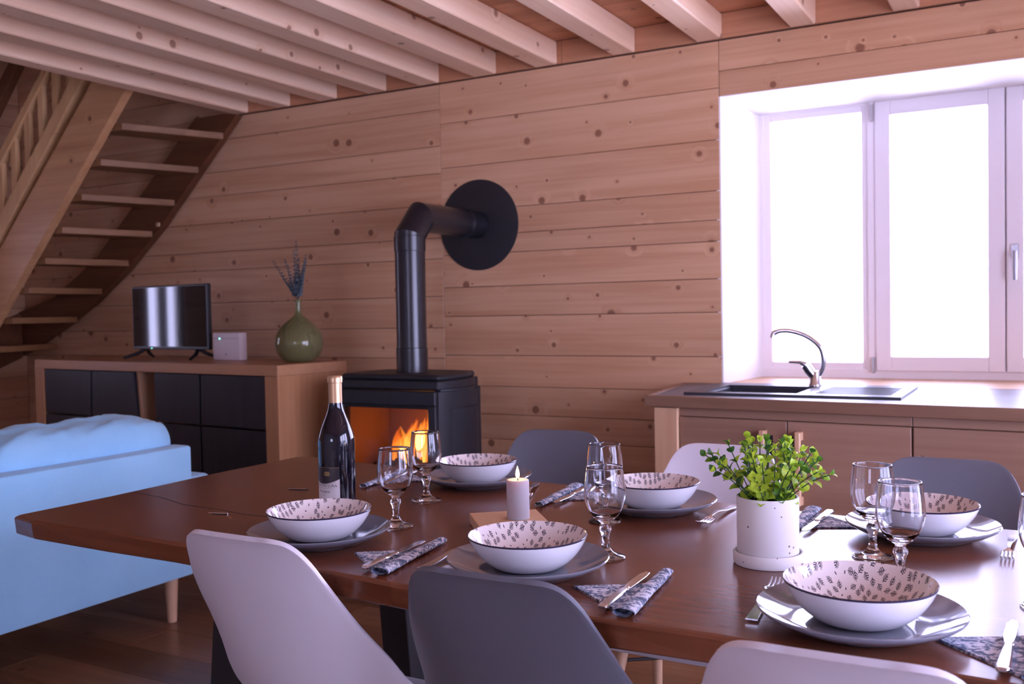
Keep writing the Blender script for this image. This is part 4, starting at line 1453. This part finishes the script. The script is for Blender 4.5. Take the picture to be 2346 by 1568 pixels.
# ================================================================== POTTED PLANT
pt = thing('potted_plant', 'bushy bright green plant in a speckled white pot with saucer', 'plant', (-0.420, 1.649, TZ + 0.0006))
mk('saucer', lathe(nb(), [(0, 0), (0.0565, 0), (0.0585, 0.003), (0.0590, 0.0205), (0.0580, 0.022), (0.0552, 0.0215), (0.0545, 0.006), (0, 0.005)], 56), 'pot_speckle', pt, smooth=40)
mk('pot', lathe(nb(), [(0, 0.006), (0.0500, 0.006), (0.0515, 0.008), (0.0522, 0.1145), (0.0515, 0.1155), (0.0482, 0.1152), (0.0480, 0.10), (0, 0.099)], 56), 'pot_speckle', pt, smooth=40)
b = nb()
for i in range(90):
    a, r = rs.uniform(0, 6.28), 0.045 * math.sqrt(rs.uniform(0, 1))
    box(b, r * math.cos(a) - .003, r * math.cos(a) + .003, r * math.sin(a) - .002, r * math.sin(a) + .003, 0.099, 0.103 + rs.uniform(0, .005))
so = mk('soil', b, 'soil', pt)
so['kind'] = 'stuff'
# one leaf, shared by all
b = nb()
n = 7
rowv = []
for i in range(n):
    t = i / (n - 1)
    w = 0.0074 * math.sin(math.pi * (0.06 + 0.94 * t) ** 0.85) ** 0.8 + 0.0002
    zc = 0.0022 * math.sin(math.pi * t) + 0.001 * t
    rowv.append((b.verts.new((-w, 0.018 * t, zc + 0.0018 * (w / 0.0066))), b.verts.new((0, 0.018 * t, zc)), b.verts.new((w, 0.018 * t, zc + 0.0018 * (w / 0.0066)))))
for A, B in zip(rowv, rowv[1:]):
    b.faces.new((A[0], A[1], B[1], B[0]))
    b.faces.new((A[1], A[2], B[2], B[1]))
leaf0 = mk('leaf', b, 'leaf_green', pt, smooth=80)
first = True
rp = random.Random(11)
NST = 40
extra_leaves = nb()
for k in range(NST):
    a = 2 * math.pi * k / NST * 2.4 + rp.uniform(-.2, .2)
    spread_ = (0.025 + 0.095 * ((k * 0.618) % 1.0))
    hgt = 0.105 - 0.50 * max(0, spread_ - 0.045) + rp.uniform(-.012, .01)
    base = Vector((0.022 * math.cos(a), 0.022 * math.sin(a), 0.10))
    tip = Vector((spread_ * math.cos(a), spread_ * math.sin(a), 0.10 + hgt))
    mid = base.lerp(tip, 0.5) + Vector((0, 0, 0.012)) + Vector((math.cos(a), math.sin(a), 0)) * 0.006
    P = [Vector(p) for p in smooth_prof([tuple(base), tuple(mid), tuple(tip)], 6)]
    mk('stem', tube(nb(), P, 0.0010, 5), 'plant_stem', pt)
    NL = 5
    for q in range(NL):
        t = 0.16 + 0.84 * q / (NL - 1)
        f = t * (len(P) - 1)
        j = min(int(f), len(P) - 2)
        p = P[j].lerp(P[j + 1], f - j)
        tg = (P[j + 1] - P[j]).normalized()
        e1 = tg.orthogonal().normalized()
        e2 = tg.cross(e1)
        for s_ in (0, 1):
            an = q * R90 + s_ * PI + rp.uniform(-.35, .35) + k
            out_ = (e1 * math.cos(an) + e2 * math.sin(an))
            up_ = 0.45 if q < NL - 1 else 1.3
            yv = (out_ + tg * up_ + Vector((0, 0, 0.1))).normalized()
            xv = yv.cross(tg + out_ * -0.2).normalized()
            zv = xv.cross(yv)
            sz = (1.32 - 0.58 * t) * rp.uniform(0.85, 1.15)
            M = Matrix(((xv.x, yv.x, zv.x, p.x), (xv.y, yv.y, zv.y, p.y), (xv.z, yv.z, zv.z, p.z), (0, 0, 0, 1))) @ Matrix.Scale(sz, 4)
            if k >= 29:
                for f_ in leaf0.data.polygons:
                    extra_leaves.faces.new([extra_leaves.verts.new(M @ leaf0.data.vertices[i_].co) for i_ in f_.vertices])
                continue
            if first:
                lf_o = leaf0
                first = False
            else:
                lf_o = leaf0.copy()
                COL.objects.link(lf_o)
            lf_o.parent = pt
            lf_o.matrix_local = M

xl_ = mk('small_leaves', extra_leaves, 'leaf_green', pt)
xl_['kind'] = 'stuff'
